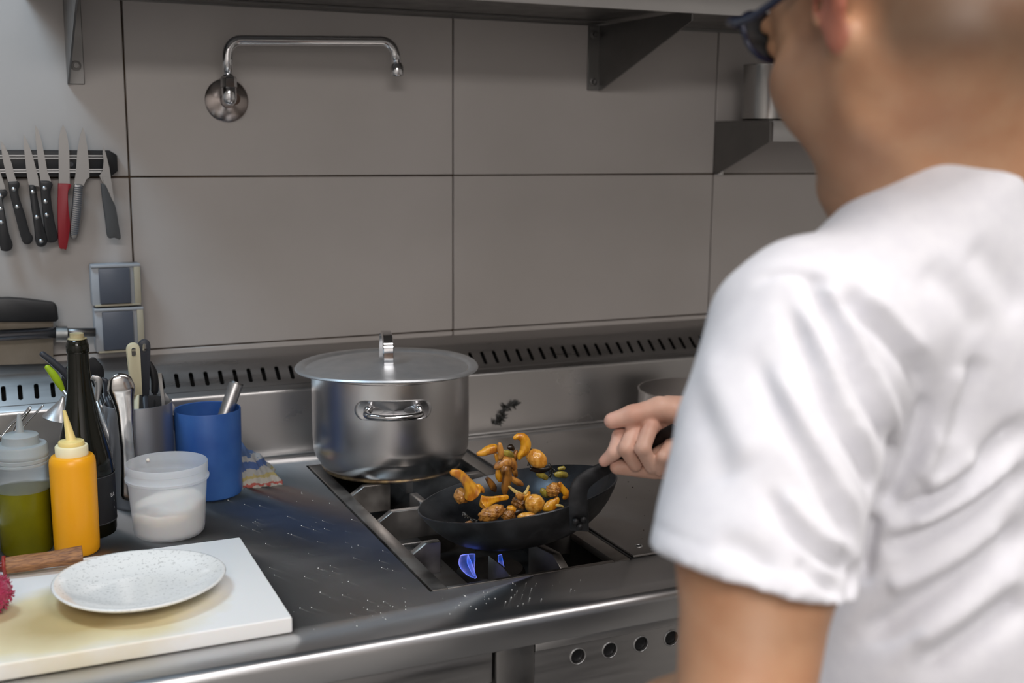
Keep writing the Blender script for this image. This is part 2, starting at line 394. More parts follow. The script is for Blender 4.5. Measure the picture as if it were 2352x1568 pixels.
# ------------------------------------------------------------------ hob module
hb = thing('gas_hob', 'two burner gas hob let into the worktop under the pot and the frying pan', 'hob', (.4, -.48, .8))
mx0, mx1, my0, my1 = BX0+.004, BX1-.0025, BY0+.0025, BY1-.0025
obj('drip_tray', *join(box(mx0, mx1, my0, my1, .792, .797), box(mx0, mx0+.003, my0, my1, .797, .88), box(mx1-.003, mx1, my0, my1, .797, .88), box(mx0, mx1, my1-.003, my1, .797, .88), box(mx0, mx1, my0, my0+.003, .797, .88)), well_m, hb)
rw = .021
for nm, b in (('left', (mx0, mx0+rw, my0, my1)), ('right', (mx1-rw-.004, mx1, my0, my1)), ('rear', (mx0+rw, mx1-rw-.004, my1-.02, my1)), ('front', (mx0+rw, mx1-rw-.004, my0, my0+.0065))):
    obj('frame_rail', *box(*b, .889, .9005), burn_m, hb, bevel=.0012)
def arm(p, q, h=.046, th=.013, rise=.0135, cham=.02, both=False):
    """flat pan support bar from rail point p to inner point q, chamfered up from the rail"""
    p, q = np.array(p, float), np.array(q, float); d = q-p; L = np.linalg.norm(d); d /= L; s = np.array([-d[1], d[0]])
    pr = [(0, .9), (cham, .9+rise), (L-(cham if both else 0), .9+rise)]+([(L, .9)] if both else [])+[(L, .9+rise-h), (0, .9+rise-h)]
    poly = [(p[0]+d[0]*a, p[1]+d[1]*a, z) for a, z in pr]; return prism(poly, th, (s[0], s[1], 0))
YD = atz(935, 1168, .9135)[1]; XB = atz(962, 1142, .9135)[0]
obj('pan_support', *arm((mx0+rw, YD), (mx1-rw-.004, YD), both=True), burn_m, hb, bevel=.0008, seg=1)
for (p, q) in (((mx0+rw, -.36), (.345, -.36)), ((mx1-.025, -.36), (.475, -.36)), ((mx0+rw, -.652), (.322, -.652)), ((mx1-.025, -.655), (.475, -.655)),
               ((.405, my1-.02), (.405, -.29)), ((XB, YD+.005), (XB, -.43)), ((.405, YD-.005), (.405, -.60))):
    obj('pan_support', *arm(p, q), burn_m, hb, bevel=.0008, seg=1)
fx = atz(1280, 1290, .9)[0]
obj('pan_support', *arm((fx, my0+.0065), (fx-.012, my0+.085), th=.013), burn_m, hb, bevel=.0008, seg=1)
fl = atz(1120, 1325, .9)[0]
obj('pan_support', *arm((fl+.03, my0+.0065), (fl+.03, my0+.08), th=.003, rise=.004), burn_m, hb, bevel=.0005, seg=1)
for cy in (-.35, -.645):
    v, f = lathe([(0, .797), (.058, .797), (.058, .835), (.05, .842), (.05, .852), (.046, .858), (.03, .861), (.0, .861)], (.405, cy, 0), 40); bo = obj('burner', v, f, well_m, hb, auto=True)
    obj('burner_ports', *join(*[box(.405+.049*math.cos(a)-.0012, .405+.049*math.cos(a)+.0012, cy+.049*math.sin(a)-.0012, cy+.049*math.sin(a)+.0012, .843, .851) for a in np.linspace(0, 2*PI, 24, endpoint=False)]), burn_m, hb)
obj('gas_pipe', *rtube([(mx0+.004, -.585, .878), (.325, -.585, .878)], .0115, n=4, seg=20), mat('polished_pipe', (.6, .6, .6), .25, 1), hb, smooth=True)
obj('sloping_baffle', *prism([(mx0+.02, -.60, .868), (.34, -.60, .868), (.34, -.645, .835), (mx0+.02, -.645, .835)], .003, (0, .5, 1)), dsteel_m, hb)
v, f = join(rtube([(.345, -.755, .83), (.352, -.745, .842), (.356, -.735, .85)], .004, n=4, seg=10), lathe([(0, -.003), (.006, -.003), (.006, .003), (0, .003)], (.343, -.757, .838), 14, axis=(.4, -1, .3)))
obj('pilot_burner', v, f, dsteel_m, hb, smooth=True)
# flames under the frying pan (they give off light)
fm = bpy.data.materials.new('gas_flame'); fm.use_nodes = True; nt = fm.node_tree; nt.nodes.clear()
out = nt.nodes.new('ShaderNodeOutputMaterial'); em = nt.nodes.new('ShaderNodeEmission'); tr = nt.nodes.new('ShaderNodeBsdfTransparent'); mx_ = nt.nodes.new('ShaderNodeMixShader')
tc = nt.nodes.new('ShaderNodeTexCoord'); nz = nt.nodes.new('ShaderNodeTexNoise'); nz.inputs['Scale'].default_value = 60; nt.links.new(tc.outputs['Object'], nz.inputs['Vector'])
cr = nt.nodes.new('ShaderNodeValToRGB'); cr.color_ramp.elements[0].color = lin('1d5fe6'); cr.color_ramp.elements[1].color = lin('8f8ff0'); cr.color_ramp.elements[0].position = .35; cr.color_ramp.elements[1].position = .65
nt.links.new(nz.outputs['Fac'], cr.inputs[0]); nt.links.new(cr.outputs[0], em.inputs[0]); em.inputs[1].default_value = 1.5
lw = nt.nodes.new('ShaderNodeLayerWeight'); lw.inputs[0].default_value = .35; nt.links.new(lw.outputs['Facing'], mx_.inputs[0])
mx_.inputs[0].default_value = .5; nt.links.new(tr.outputs[0], mx_.inputs[1]); nt.links.new(em.outputs[0], mx_.inputs[2]); nt.links.new(mx_.outputs[0], out.inputs[0])
def flame(pts, rad, label):
    S = spline(np.hstack([np.array(pts), np.array(rad)[:, None]]), 8); v, f = tube(S[:, :3], S[:, 3], seg=14, flat=.45, up=(0, -1, 0)); o = obj('flame', v, f, fm, smooth=True); return T(o, label, 'flame', 'blue gas flames under the frying pan')
def fat(x, y): return aty(x, y, -.722)
flame([fat(1093, 1327), fat(1080, 1312), fat(1068, 1292), fat(1066, 1274)], [.0016, .0066, .0090, .0060], 'large blue gas flame licking up at the left under the black frying pan')
flame([fat(1089, 1322), fat(1085, 1306), fat(1082, 1288), fat(1083, 1272)], [.001, .0036, .0062, .0055], 'violet flame tongue just right of the large blue gas flame')
flame([fat(1163, 1318), fat(1155, 1302), fat(1150, 1288), fat(1148, 1274)], [.0008, .0022, .0036, .003], 'small faint blue gas flame under the middle of the frying pan')
# ------------------------------------------------------------------ solid hot plate on the right
hp = thing('solid_top_plate', 'flat grey steel cooking plate right of the gas hob under the saucepan', 'hot plate', (.9, -.5, .9))
v, f = box(.5562, 1.25, -.7915, -.135, .9006, .9045); plate_m = mat('used_plate_steel', (.38, .36, .34), .42, 1, noise=7, col2=(.46, .43, .41), rvar=.06, bump=(80, .05))
obj('plate', v, f, plate_m, hp, bevel=.0015)
hq = atz(1467, 1254, .9045); v, f = lathe([(.0058, .9046), (.0058, .9052), (.0044, .9054), (.0044, .9047)], (hq[0], hq[1], 0), 24); obj('lift_hole_rim', v, f, rivet_m, hp, smooth=True)
v, f = lathe([(0, .9049), (.0044, .9049), (.0044, .9046), (0, .9046)], (hq[0], hq[1], 0), 20); obj('lift_hole', v, f, void_m, hp)
# ------------------------------------------------------------------ overshelf with brackets
sh = thing('steel_overshelf', 'long stainless steel wall shelf above the tap along the top of the picture', 'shelf', (.5, -.17, 1.695))
SX0 = aty(150, 0, -.33)[0]-.07
obj('shelf_board', *box(-.155, 1.56, -.338, -.002, 1.7, 1.7035), dsteel_m, sh)
obj('front_lip', *box(-.155, 1.56, -.345, -.337, 1.688, 1.735), steel_m, sh, bevel=.0015)
obj('rear_flange', *box(-.155, 1.56, -.004, -.001, 1.694, 1.74), dsteel_m, sh)
obj('under_channel', *box(-.15, aty(1390, 40, -.04)[0], -.05, -.004, 1.6965, 1.6995), dsteel_m, sh)
def bracket(X, zb, ydeep, side, bolts):
    t = thing('shelf_bracket', '', 'bracket', (X, 0, zb))
    del t['category']
    obj('gusset', *prism([(X, -.001, zb), (X, -.001, 1.694), (X, -ydeep, 1.694), (X, -ydeep, 1.676), (X, -.012, zb)], .003, (1, 0, 0)), dsteel_m, t)
    a, b = sorted((X, X+side*.026)); obj('wall_flange', *box(a, b, -.0045, -.0005, zb, 1.694), dsteel_m, t, bevel=.0008, seg=1)
    for z in bolts:
        v, f = lathe([(.0085, 0), (.0085, .002), (.0058, .0025), (.0055, .001), (.0045, .001), (.004, .006), (0, .0062)], (X+side*.0135, -.0045, z), 20, axis=(0, -1, 0)); obj('bolt', v, f, dsteel_m, t, auto=True)
    return t
t = bracket(-.091, 1.5545, .3, 1, (1.5845, 1.675)); T(t, 'triangular steel bracket above the knife rack with two bolts', 'bracket', 'brackets holding the overshelf')
t = bracket(.9145, 1.568, .338, -1, (1.585, 1.677)); T(t, 'dark triangular shelf bracket right of the wall tap', 'bracket', 'brackets holding the overshelf')
# unseen hood added above the range to keep the upper wall dark
hd0 = thing('added_shade_hood', 'unseen stainless steel hood added above the range and the overshelf to shade the wall', 'hood', (.9, -.5, 2.02))
def hoodskin(): 
    a = [(-.2, -1.12), (2.3, -1.12), (2.3, -.001), (-.2, -.001)]; b = [(.1, -.8), (2.1, -.8), (2.1, -.001), (.1, -.001)]
    V = [(x, y, 2.02) for x, y in a]+[(x, y, 2.12) for x, y in a]+[(x, y, 2.6) for x, y in b]
    F = [(k, (k+1) % 4, 4+(k+1) % 4, 4+k) for k in range(4)]+[(4+k, 4+(k+1) % 4, 8+(k+1) % 4, 8+k) for k in range(4)]+[(8, 9, 10, 11)]
    return V, F
o = obj('hood_skin', *hoodskin(), steel_m, hd0); md = o.modifiers.new('t', 'SOLIDIFY'); md.thickness = .003
for k in range(5): obj('grease_filter', *box(-.15+k*.49, .33+k*.49, -.75, -.35, 2.10, 2.13), dsteel_m, hd0)
# lower shelf behind the head
ls = thing('low_wall_shelf', 'lower steel wall shelf behind the head of the cook carrying a metal canister', 'shelf', (1.5, -.1, 1.4))
obj('shelf_board', *box(1.198, 1.95, -.19, -.002, 1.5085, 1.5115), dsteel_m, ls)
obj('front_lip', *box(1.207, 1.95, -.193, -.19, 1.4695, 1.5115), steel_m, ls, bevel=.001)
obj('gusset', *prism([(1.2, -.001, 1.399), (1.2, -.001, 1.508), (1.2, -.192, 1.508), (1.2, -.192, 1.469), (1.2, -.012, 1.399)], .003, (1, 0, 0)), dsteel_m, ls)
obj('wall_flange', *box(1.2, 1.222, -.004, -.0005, 1.397, 1.42), steel_m, ls)
cc = atz(1758, 262, 1.5118); ct = thing('metal_canister', 'shiny cylindrical steel canister on the lower wall shelf beside the glasses', 'canister', (1.262, -.095, 1.512))
v, f = lathe([(0, 1.512), (.048, 1.512), (.0515, 1.516), (.0515, 1.620), (.0525, 1.622), (.0525, 1.625), (.050, 1.625), (.050, 1.517), (0, 1.516)], (1.262, -.095, 0), 48); obj('body', v, f, mat('canister_steel', (.33, .32, .31), .2, 1, aniso=.6), ct, auto=True)
# ------------------------------------------------------------------ wall tap
tp = thing('wall_tap', 'chrome wall mounted swivel spout with round wall plate', 'tap', (.17, 0, 1.533))
v, f = lathe([(.038, 0), (.038, .002), (.035, .005), (.022, .009), (.014, .013), (.0135, .02), (0, .02)], (.170, -.0005, 1.533), 48, axis=(0, -1, 0)); obj('wall_plate', v, f, mat('brown_chrome', (.42, .37, .35), .22, 1), tp, auto=True)
v, f = lathe([(.0105, 0), (.0105, .055), (0, .055)], (.170, -.015, 1.534), 24, axis=(0, -1, 0)); obj('spindle', v, f, chrome_m, tp, auto=True)
PX, PY_ = .1605, -.07
v, f = join(lathe([(0, 1.522), (.006, 1.5225), (.0108, 1.527), (.0125, 1.534), (.0125, 1.552), (.0118, 1.553)], (PX+.001, PY_, 0), 32)); obj('elbow', v, f, chrome_m, tp, auto=True)
v, f = lathe([(.0118, 1.553), (.0138, 1.5535), (.0138, 1.568), (.012, 1.571), (.0095, 1.572)], (PX+.001, PY_, 0), 6); obj('union_nut', v, f, chrome_m, tp)
# spout path
H = 1.632; xe = .462; pts = [(PX, PY_, 1.57), (PX, PY_, 1.600)]+[(PX+.024*(1-math.cos(t)), PY_, 1.6055+.026*math.sin(t)) for t in np.linspace(0, PI/2, 8)]
pts += [(xe-.03, PY_, H+.0085)]+[(xe-.028+.026*math.sin(t), PY_, H+.0085-.026*(1-math.cos(t))) for t in np.linspace(.15, PI/2-.15, 7)]+[(xe+.001, PY_, 1.602)]
v, f = tube(np.array(pts), .0088, seg=20, up=(0, -1, 0)); obj('spout', v, f, chrome_m, tp, smooth=True)
v, f = lathe([(.0088, 1.603), (.0105, 1.599), (.0118, 1.597), (.0118, 1.583), (.0105, 1.581), (.008, 1.581), (.008, 1.584), (0, 1.584)], (xe+.0015, PY_, 0), 28); obj('aerator', v, f, chrome_m, tp, auto=True)
# ------------------------------------------------------------------ magnetic knife rack
rk = thing('magnetic_knife_rack', 'black magnetic knife strip with steel bars on the tiled wall at the left', 'knife rack', (-.2, -.01, 1.42))
rx1 = -.0205; v, f = prism([(-.75, 0, 1.4015), (rx1-.012, 0, 1.4015), (rx1, 0, 1.4105), (rx1, 0, 1.4375), (rx1-.012, 0, 1.4455), (-.75, 0, 1.4455)], .018, (0, 1, 0)); v = np.array(v)+[0, -.0098, 0]
obj('strip_body', v, f, blk_m, rk, bevel=.001)
for z in (1.4095, 1.4135, 1.4325, 1.4365):
    obj('magnet_bar', *box(-.74, rx1-.018, -.0205, -.018, z-.0009, z+.0009), rivet_m, rk)
for x in (-.095, -.5): v, f = lathe([(.0045, 0), (.004, .0012), (0, .0012)], (x, -.0187, 1.4225), 16, axis=(0, -1, 0)); obj('screw', v, f, blk2_m, rk)
# knives: outlines measured as pixels and set on the plane of the rack; [blade outline], [handle outline], rivets
Zm = lambda zx, zy: (zx/2.75, 250+zy/2.751)
def knife(blade, handle, rivets, hm, label, lean=0, bolster=None, Yb=-.0235, extra=None):
    bp = wallpoly([Zm(*p) for p in blade], Yb); base = np.mean(bp, 0)
    t = thing('kitchen_knife', label, 'knife', tuple(base), 'knives on the magnetic rack')
    obj('blade', *prism(bp, .0022, (0, 1, 0)), blade_m, t)
    hpoly = wallpoly([Zm(*p) for p in spline(np.array(handle+handle[:1], float), 4)[:-1]], Yb-.0015)
    obj('handle', *prism(hpoly, .0145, (0, 1, 0)), hm, t, bevel=.0022, seg=2)
    for (x, y) in rivets:
        c = aty(*Zm(x, y), Yb-.0088); v, f = lathe([(.0036, 0), (.0034, .0008), (0, .001)], tuple(c), 18, axis=(0, -1, 0)); obj('rivet', v, f, rivet_m, t, smooth=True)
    return t
knife([(-40, 250), (-15, 330), (8, 420), (35, 505), (-20, 515), (-60, 500)], [(-30, 515), (10, 508), (44, 520), (42, 545), (18, 575), (30, 650), (55, 780), (80, 855), (62, 892), (20, 895), (0, 870), (-30, 700)], [(2, 550), (5, 632), (10, 718)], blk_m, 'leftmost knife on the rack, black riveted handle cut by the picture edge')
knife([(3, 200), (25, 225), (50, 275), (75, 350), (95, 430), (108, 462), (52, 462), (40, 420), (15, 310)], [(50, 460), (112, 458), (124, 480), (115, 515), (122, 560), (155, 660), (185, 770), (207, 808), (195, 845), (160, 853), (135, 820), (100, 690), (65, 550)], [(87, 508), (109, 619)], blk_m, 'second knife from the left with a black handle and two large rivets')
knife([(148, 160), (165, 190), (195, 260), (220, 350), (240, 430), (247, 490), (205, 484), (180, 478), (165, 380), (150, 240)], [(182, 480), (222, 486), (232, 540), (248, 620), (268, 720), (290, 790), (298, 835), (280, 865), (245, 868), (225, 840), (215, 740), (195, 600)], [(208, 526), (233, 685), (260, 836)], blk_m, 'thin boning knife with a slim dark handle and three tiny rivets', Yb=-.026)
knife([(221, 100), (240, 130), (262, 200), (280, 290), (298, 390), (322, 458), (255, 455), (240, 330), (225, 200)], [(250, 452), (310, 455), (333, 478), (318, 520), (325, 600), (345, 720), (365, 800), (355, 832), (320, 843), (290, 820), (270, 660), (258, 540)], [(282, 502), (288, 586), (296, 671)], blk_m, 'tallest black handled knife with three large rivets left of the red one')
knife([(398, 100), (412, 125), (428, 190), (438, 270), (441, 475), (372, 472), (370, 300), (371, 190), (384, 130)], [(367, 470), (443, 474), (442, 500), (428, 530), (432, 640), (441, 740), (420, 876), (400, 882), (372, 868), (365, 740), (363, 600)], [], red_m, 'knife with a plain red plastic handle on the rack')
t = knife([(523, 115), (535, 150), (550, 230), (562, 350), (565, 430), (545, 445), (525, 490), (468, 478), (478, 400), (488, 270), (505, 170)], [(468, 474), (527, 486), (527, 560), (522, 640), (505, 730), (488, 805), (468, 820), (445, 800), (446, 720), (455, 620), (462, 540)], [], blade_m, 'all steel chef knife with a ribbed metal handle')
rib = []
for k in range(26):
    u = k/25; a = aty(*Zm(466-18*u+(0 if u < .8 else 0), 498+300*u), -.0335); b = aty(*Zm(522-28*u**1.5, 490+296*u), -.0335); rib.append(tube(np.array([a, b]), .0009, seg=6))
o = obj('grip_ribs', *join(*rib), blk2_m, t)
# grey sculpted-handle knife seen edge on
ek = knife([(652, 233), (668, 280), (690, 370), (700, 440), (660, 480), (635, 440), (628, 420), (648, 395), (655, 330), (648, 280)], [(637, 470), (665, 482), (700, 560), (728, 620), (745, 720), (760, 818), (720, 812), (680, 808), (665, 700), (645, 560)], [], mat('grey_rubber', (.06, .06, .06), .6), 'rightmost narrow knife with a wedge shaped dark grey handle', Yb=-.03)
obj('tang', *prism(wallpoly([Zm(*p) for p in [(645, 430), (700, 440), (712, 520), (724, 610), (700, 560), (665, 490)]], -.034), .004, (0, 1, 0)), blade_m, ek)
# ------------------------------------------------------------------ twin wall sockets
sock_m = mat('socket_plastic', '9fa3a8', .45); sockl_m = mat('socket_lid', '4d525c', .35); sockb_m = mat('aged_plastic', 'a49c88', .5)
def socket(z0, z1, x0, x1, label):
    t = thing('wall_socket', label, 'socket', ((x0+x1)/2, -.02, z0), 'pair of covered wall sockets')
    obj('housing', *box(x0, x1, -.036, -.0005, z0, z1), sock_m, t, bevel=.003)
    obj('cover_flap', *box(x0+.0125, x1-.019, -.0425, -.0365, z0+.004, z1-.006), sockl_m, t, bevel=.0015)
    obj('side_strip', *box(x1-.0125, x1-.0015, -.04, -.0365, z0+.002, z1-.003), sockb_m, t, bevel=.0015)
    obj('top_hinge', *box(x0, x1-.001, -.0405, -.030, z1-.0045, z1+.0005), sock_m, t, bevel=.0012)
    obj('bottom_edge', *box(x0+.004, x1-.003, -.0405, -.030, z0-.001, z0+.0025), sockb_m, t, bevel=.001)
    return t
socket(1.183, 1.2535, -.0745, .0075, 'upper of the two grey covered wall sockets under the knives')
socket(1.1025, 1.1785, -.0725, .0095, 'lower of the two grey covered wall sockets just above the worktop')
# rail and scraper at the left
rl = thing('steel_wall_rail', 'horizontal dull steel pipe rail with a clamp collar on the wall at the left', 'rail', (-.3, -.045, 1.145))
pz = lambda x, y, Y=-.045: aty(x, y, Y)
a = pz(0, 768); b = pz(135, 763); c = pz(215, 763)
obj('pipe', *tube(np.array([a-[.4, 0, 0], b]), .0095, seg=20), mat('dull_pipe', (.25, .25, .27), .3, 1), rl, smooth=True)
obj('thin_rod', *tube(np.array([b, c+[.003, 0, 0]]), .0075, seg=16), dsteel_m, rl, smooth=True)
b2 = pz(128, 767); c2 = pz(154, 767)
obj('collar', *tube(np.array([b2, c2]), .014, seg=20), mat('zinc', (.32, .32, .31), .45, 1, noise=40, rvar=.15), rl, auto=True)
obj('wall_mount', *box(b2[0]+.002, c2[0]-.002, -.05, -.001, b2[2]-.012, b2[2]-.004), dsteel_m, rl)
sp = thing('bench_scraper', 'wide steel scraper with a black plastic handle resting behind the wall rail', 'scraper', tuple(pz(60, 800, -.02)))
obj('handle', *prism(wallpoly([(-90, 690), (-40, 684), (20, 682), (60, 685), (122, 693), (130, 700), (134, 732), (128, 737), (60, 738), (-90, 738)], -.026), .02, (0, 1, 0)), blk_m, sp, bevel=.004)
obj('blade', *prism(wallpoly([(-90, 737), (122, 737), (122, 834), (-90, 840)], -.0205), .0025, (0, 1, 0)), mat('brown_steel', (.2, .17, .13), .45, 1, noise=10, col2=(.27, .24, .2)), sp)
# ------------------------------------------------------------------ stock pot
PC = (.382, -.262); pt = thing('stock_pot', 'large brushed stainless steel stock pot with loop handles on the rear burner', 'pot', (PC[0], PC[1], .9135))
R0 = .1335; zb = .914
prof = [(0, zb), (.098, zb), (.112, zb+.002), (.118, zb+.006), (.1215, zb+.012), (.129, zb+.024), (.1325, zb+.036), (R0, zb+.055), (R0, 1.081), (R0+.0035, 1.083), (R0+.0035, 1.086), (R0-.002, 1.086), (R0-.002, 1.0), (R0-.003, zb+.04), (.11, zb+.008), (0, zb+.008)]
v, f = lathe(prof, (*PC, 0), 96); obj('body', v, f, pot_m, pt, auto=True)
v, f = lathe([(.1175, zb+.001), (.1187, zb+.0025), (.1187, zb+.0045), (.117, zb+.006)], (*PC, 0), 96); obj('base_ring', v, f, mat('scorched_brass', (.28, .2, .1), .5, 1, noise=60, col2=(.1, .07, .05)), pt, smooth=True)
def pothandle(ang, label=None):
    ca_, sa = math.cos(ang), math.sin(ang); ez = 1.0405
    def P(a, out, z):
        a *= 1.13; out *= 1.1
        # a = arc length around the wall
        th = ang+a/R0; return np.array([PC[0]+(R0+out)*math.cos(th), PC[1]+(R0+out)*math.sin(th), ez+z])
    # oval plate following the wall
    V = []; F = []; n = 40; rings = [1, .96, .9, .0]
    for k, (s, o_) in enumerate(((1, .0003), (1, .0018), (.95, .0028), (.9, .0022), (0.001, .0022))):
        for i in range(n):
            t = 2*PI*i/n; hw, hh = .056, .0165; x = (hw-hh)*np.sign(math.cos(t))*min(1, abs(math.cos(t))*3) + hh*math.cos(t); V.append(P(x*s, o_, hh*math.sin(t)*s))
    for k in range(4):
        for i in range(n): j = (i+1) % n; F.append((k*n+i, k*n+j, (k+1)*n+j, (k+1)*n+i))
    obj('handle_plate', V, F, mat('handle_plate_steel', (.55, .55, .56), .3, 1) if 'handle_plate_steel' not in MATS else MATS['handle_plate_steel'], pt, auto=True)
    pts = [P(-.034, 0, .004), P(-.0345, .012, .001), P(-.031, .024, -.002), P(-.015, .0305, -.003), P(0, .0315, -.003), P(.015, .0305, -.003), P(.031, .024, -.002), P(.0345, .012, .001), P(.034, 0, .004)]
    v, f = rtube([np.append(p, .0052) for p in pts], .0052, seg=14, n=6); obj('handle', v, f, chrome_m, pt, smooth=True)
    for s in (-1, 1):
        for zz in (.0065,):
            v, f = rtube([P(s*.034, -.001, zz-.003), P(s*.034, .008, zz-.004)], .0075, n=3, seg=14); obj('handle_boss', v, f, chrome_m, pt, smooth=True)
hd = aty(905, 940, 0); ang = math.atan2(-(PC[1]-CAM[1]), -(PC[0]-CAM[0]))
pothandle(ang+.03); pothandle(ang+.03+PI)
ld = thing('pot_lid', 'dented grey aluminium lid with a tall strap handle covering the stock pot', 'lid', (PC[0]-.006, PC[1]+.004, 1.0865))
def wobl(a, k): return .004*math.sin(2*a+.6)+.0025*math.sin(5*a)
RL = .1545; lc = (PC[0]-.005, PC[1]+.002, 1.0865)
prof = [(RL, .0005), (RL+.001, .002), (RL-.001, .0048), (RL-.010, .0055), (RL-.0135, .0035), (RL-.0165, .0005), (RL-.020, .0008), (RL-.04, .004), (.09, .009), (.05, .012), (.02, .0125), (0, .0125), ]
v, f = lathe(prof, lc, 96, wob=wobl); v = np.array(v); rr = np.hypot(v[:, 0]-lc[0], v[:, 1]-lc[1]); aa = np.arctan2(v[:, 1]-lc[1], v[:, 0]-lc[0])
v[:, 2] += (rr/RL)**2*(.0016*np.sin(2*aa-.5)+.0012*np.sin(3*aa+1))+.0012*0
o = obj('cover', v, f, lid_m, ld, auto=True); md = o.modifiers.new('th', 'SOLIDIFY'); md.thickness = .0018; md.offset = -1
# strap handle: seen nearly edge on, runs away from the camera
hv = np.array([PC[0]-CAM[0], PC[1]-CAM[1]]); hv /= np.linalg.norm(hv); hv = np.array([hv[0]*math.cos(.10)-hv[1]*math.sin(.10), hv[0]*math.sin(.10)+hv[1]*math.cos(.10)])
lh = np.array([lc[0]-.004, lc[1]-.008]); zt = lc[2]+.0125
pr = [(-.036, 0), (-.036, .004), (-.035, .022), (-.030, .036), (-.018, .045), (.0, .048), (.018, .045), (.030, .034), (.036, .018), (.037, 0)]
pts = spline(np.array([(lh[0]+hv[0]*a, lh[1]+hv[1]*a, zt+z) for a, z in pr]), 6)
V = []; F = []; s = np.array([-hv[1], hv[0], 0]); tg = np.gradient(pts, axis=0); tg /= np.linalg.norm(tg, axis=1)[:, None]
for p, t_ in zip(pts, tg):
    nn = np.cross(t_, s)
    for a, b in ((-.0092, -.0022), (-.0075, .0026), (.0075, .0026), (.0092, -.0022), (.005, -.001), (-.005, -.001)): V.append(p+s*a+nn*b)
for i in range(len(pts)-1):
    for k in range(6): l = (k+1) % 6; F.append((i*6+k, i*6+l, (i+1)*6+l, (i+1)*6+k))
obj('handle', V, F, chrome_m, ld, auto=True)
# ------------------------------------------------------------------ saucepan on the right
SPC = (1.005, -.245); sp_ = thing('saucepan', 'stainless steel saucepan at the back of the solid plate, half hidden by the cook', 'saucepan', (*SPC, .905))
v, f = lathe([(0, .905), (.098, .905), (.104, .909), (.1055, .917), (.1055, .990), (.1075, .9925), (.1075, .994), (.1045, .994), (.104, .918), (.1, .91), (0, .909)], (*SPC, 0), 80); obj('body', v, f, pot_m, sp_, auto=True)
v, f = lathe([(0, .935), (.1038, .935), (.1038, .933), (0, .933)], (*SPC, 0), 48); obj('sauce', v, f, mat('thin_sauce', '8a7347', .3, noise=20, col2='6b5632'), sp_, smooth=True)
v, f = rtube([(SPC[0]+.10, SPC[1]-.02, .975), (SPC[0]+.18, SPC[1]-.05, .99), (SPC[0]+.27, SPC[1]-.08, .995)], .008, n=5, flat=.5); obj('handle', v, f, steel_m, sp_, smooth=True)
# ------------------------------------------------------------------ frying pan
FC = np.array([.4159, -.7096, .9876]); NRM = np.array([-.1328, .1256, .9831]); NRM /= np.linalg.norm(NRM)
fp = thing('frying_pan', 'black iron frying pan tilted above the gas flame with mushrooms tossed from it', 'frying pan', tuple(FC-NRM*.05))
R_ = .1402
prof = [(0, -.0605), (.062, -.0600), (.080, -.0565), (.098, -.0480), (.113, -.0365), (.125, -.0235), (.1335, -.0110), (R_-.0012, -.0012), (R_-.0002, .0006), (R_-.001, .0018), (R_-.0025, .0016), (R_-.0038, -.001), (.1305, -.0110), (.1222, -.0225), (.110, -.0350), (.0955, -.0455), (.079, -.0530), (.062, -.0565), (0, -.057)]
v, f = lathe(prof, tuple(FC), 96, axis=NRM)
o = obj('body', v, f, iron_m, fp, auto=True); o.data.materials.append(ironin_m)
for p in o.data.polygons:
    c = np.array(p.center)+LOC[o.name]-FC; 
    if p.normal.dot(Vector(NRM)) > .25: p.material_index = 1
HEND = at(1554, 984, 1.420); hA = at(1331, 1216, 1.475); 
hb_ = [(*hA,), (*at(1330, 1186, 1.462),), (*at(1328, 1158, 1.453),), (*at(1328, 1132, 1.452),), (*at(1337, 1110, 1.453),), (*at(1362, 1090, 1.454),), (*at(1402, 1068, 1.462),), (*at(1480, 1023, 1.452),), (*HEND,)]
def strap(pts, widths, th, side, n=6):
    S = spline(np.hstack([np.array(pts), np.array(widths)[:, None]]), n); P = S[:, :3]; tg = np.gradient(P, axis=0); tg /= np.linalg.norm(tg, axis=1)[:, None]; V = []; F = []
    sd = np.array(side, float)
    for p, t_, wd in zip(P, tg, S[:, 3]):
        s = sd-t_*(sd @ t_); s /= np.linalg.norm(s); nn = np.cross(t_, s)
        for a, b in ((-1, -.5), (-1, .5), (-.8, 1), (.8, 1), (1, .5), (1, -.5), (.8, -1), (-.8, -1)): V.append(p+s*wd*a+nn*th*b)
    for i in range(len(P)-1):
        for k in range(8): l = (k+1) % 8; F.append((i*8+k, i*8+l, (i+1)*8+l, (i+1)*8+k))
    F += [tuple(range(8))[::-1], tuple(range((len(P)-1)*8, len(P)*8))]; return V, F
side = RGT*.8+UPV*-.35+FWD*.1
obj('handle', *strap(hb_, [.0118, .0118, .0116, .0114, .0108, .0094, .0086, .0088, .009], .0024, side), iron_m, fp, auto=True)
for (x, y) in ((1322, 1198), (1340, 1193), (1332, 1210)):
    c = at(x, y, 1.459); v, f = lathe([(.0045, -.004), (.0045, .001), (.003, .0028), (0, .0032)], tuple(c), 14, axis=-FWD); obj('rivet', v, f, iron_m, fp, smooth=True)
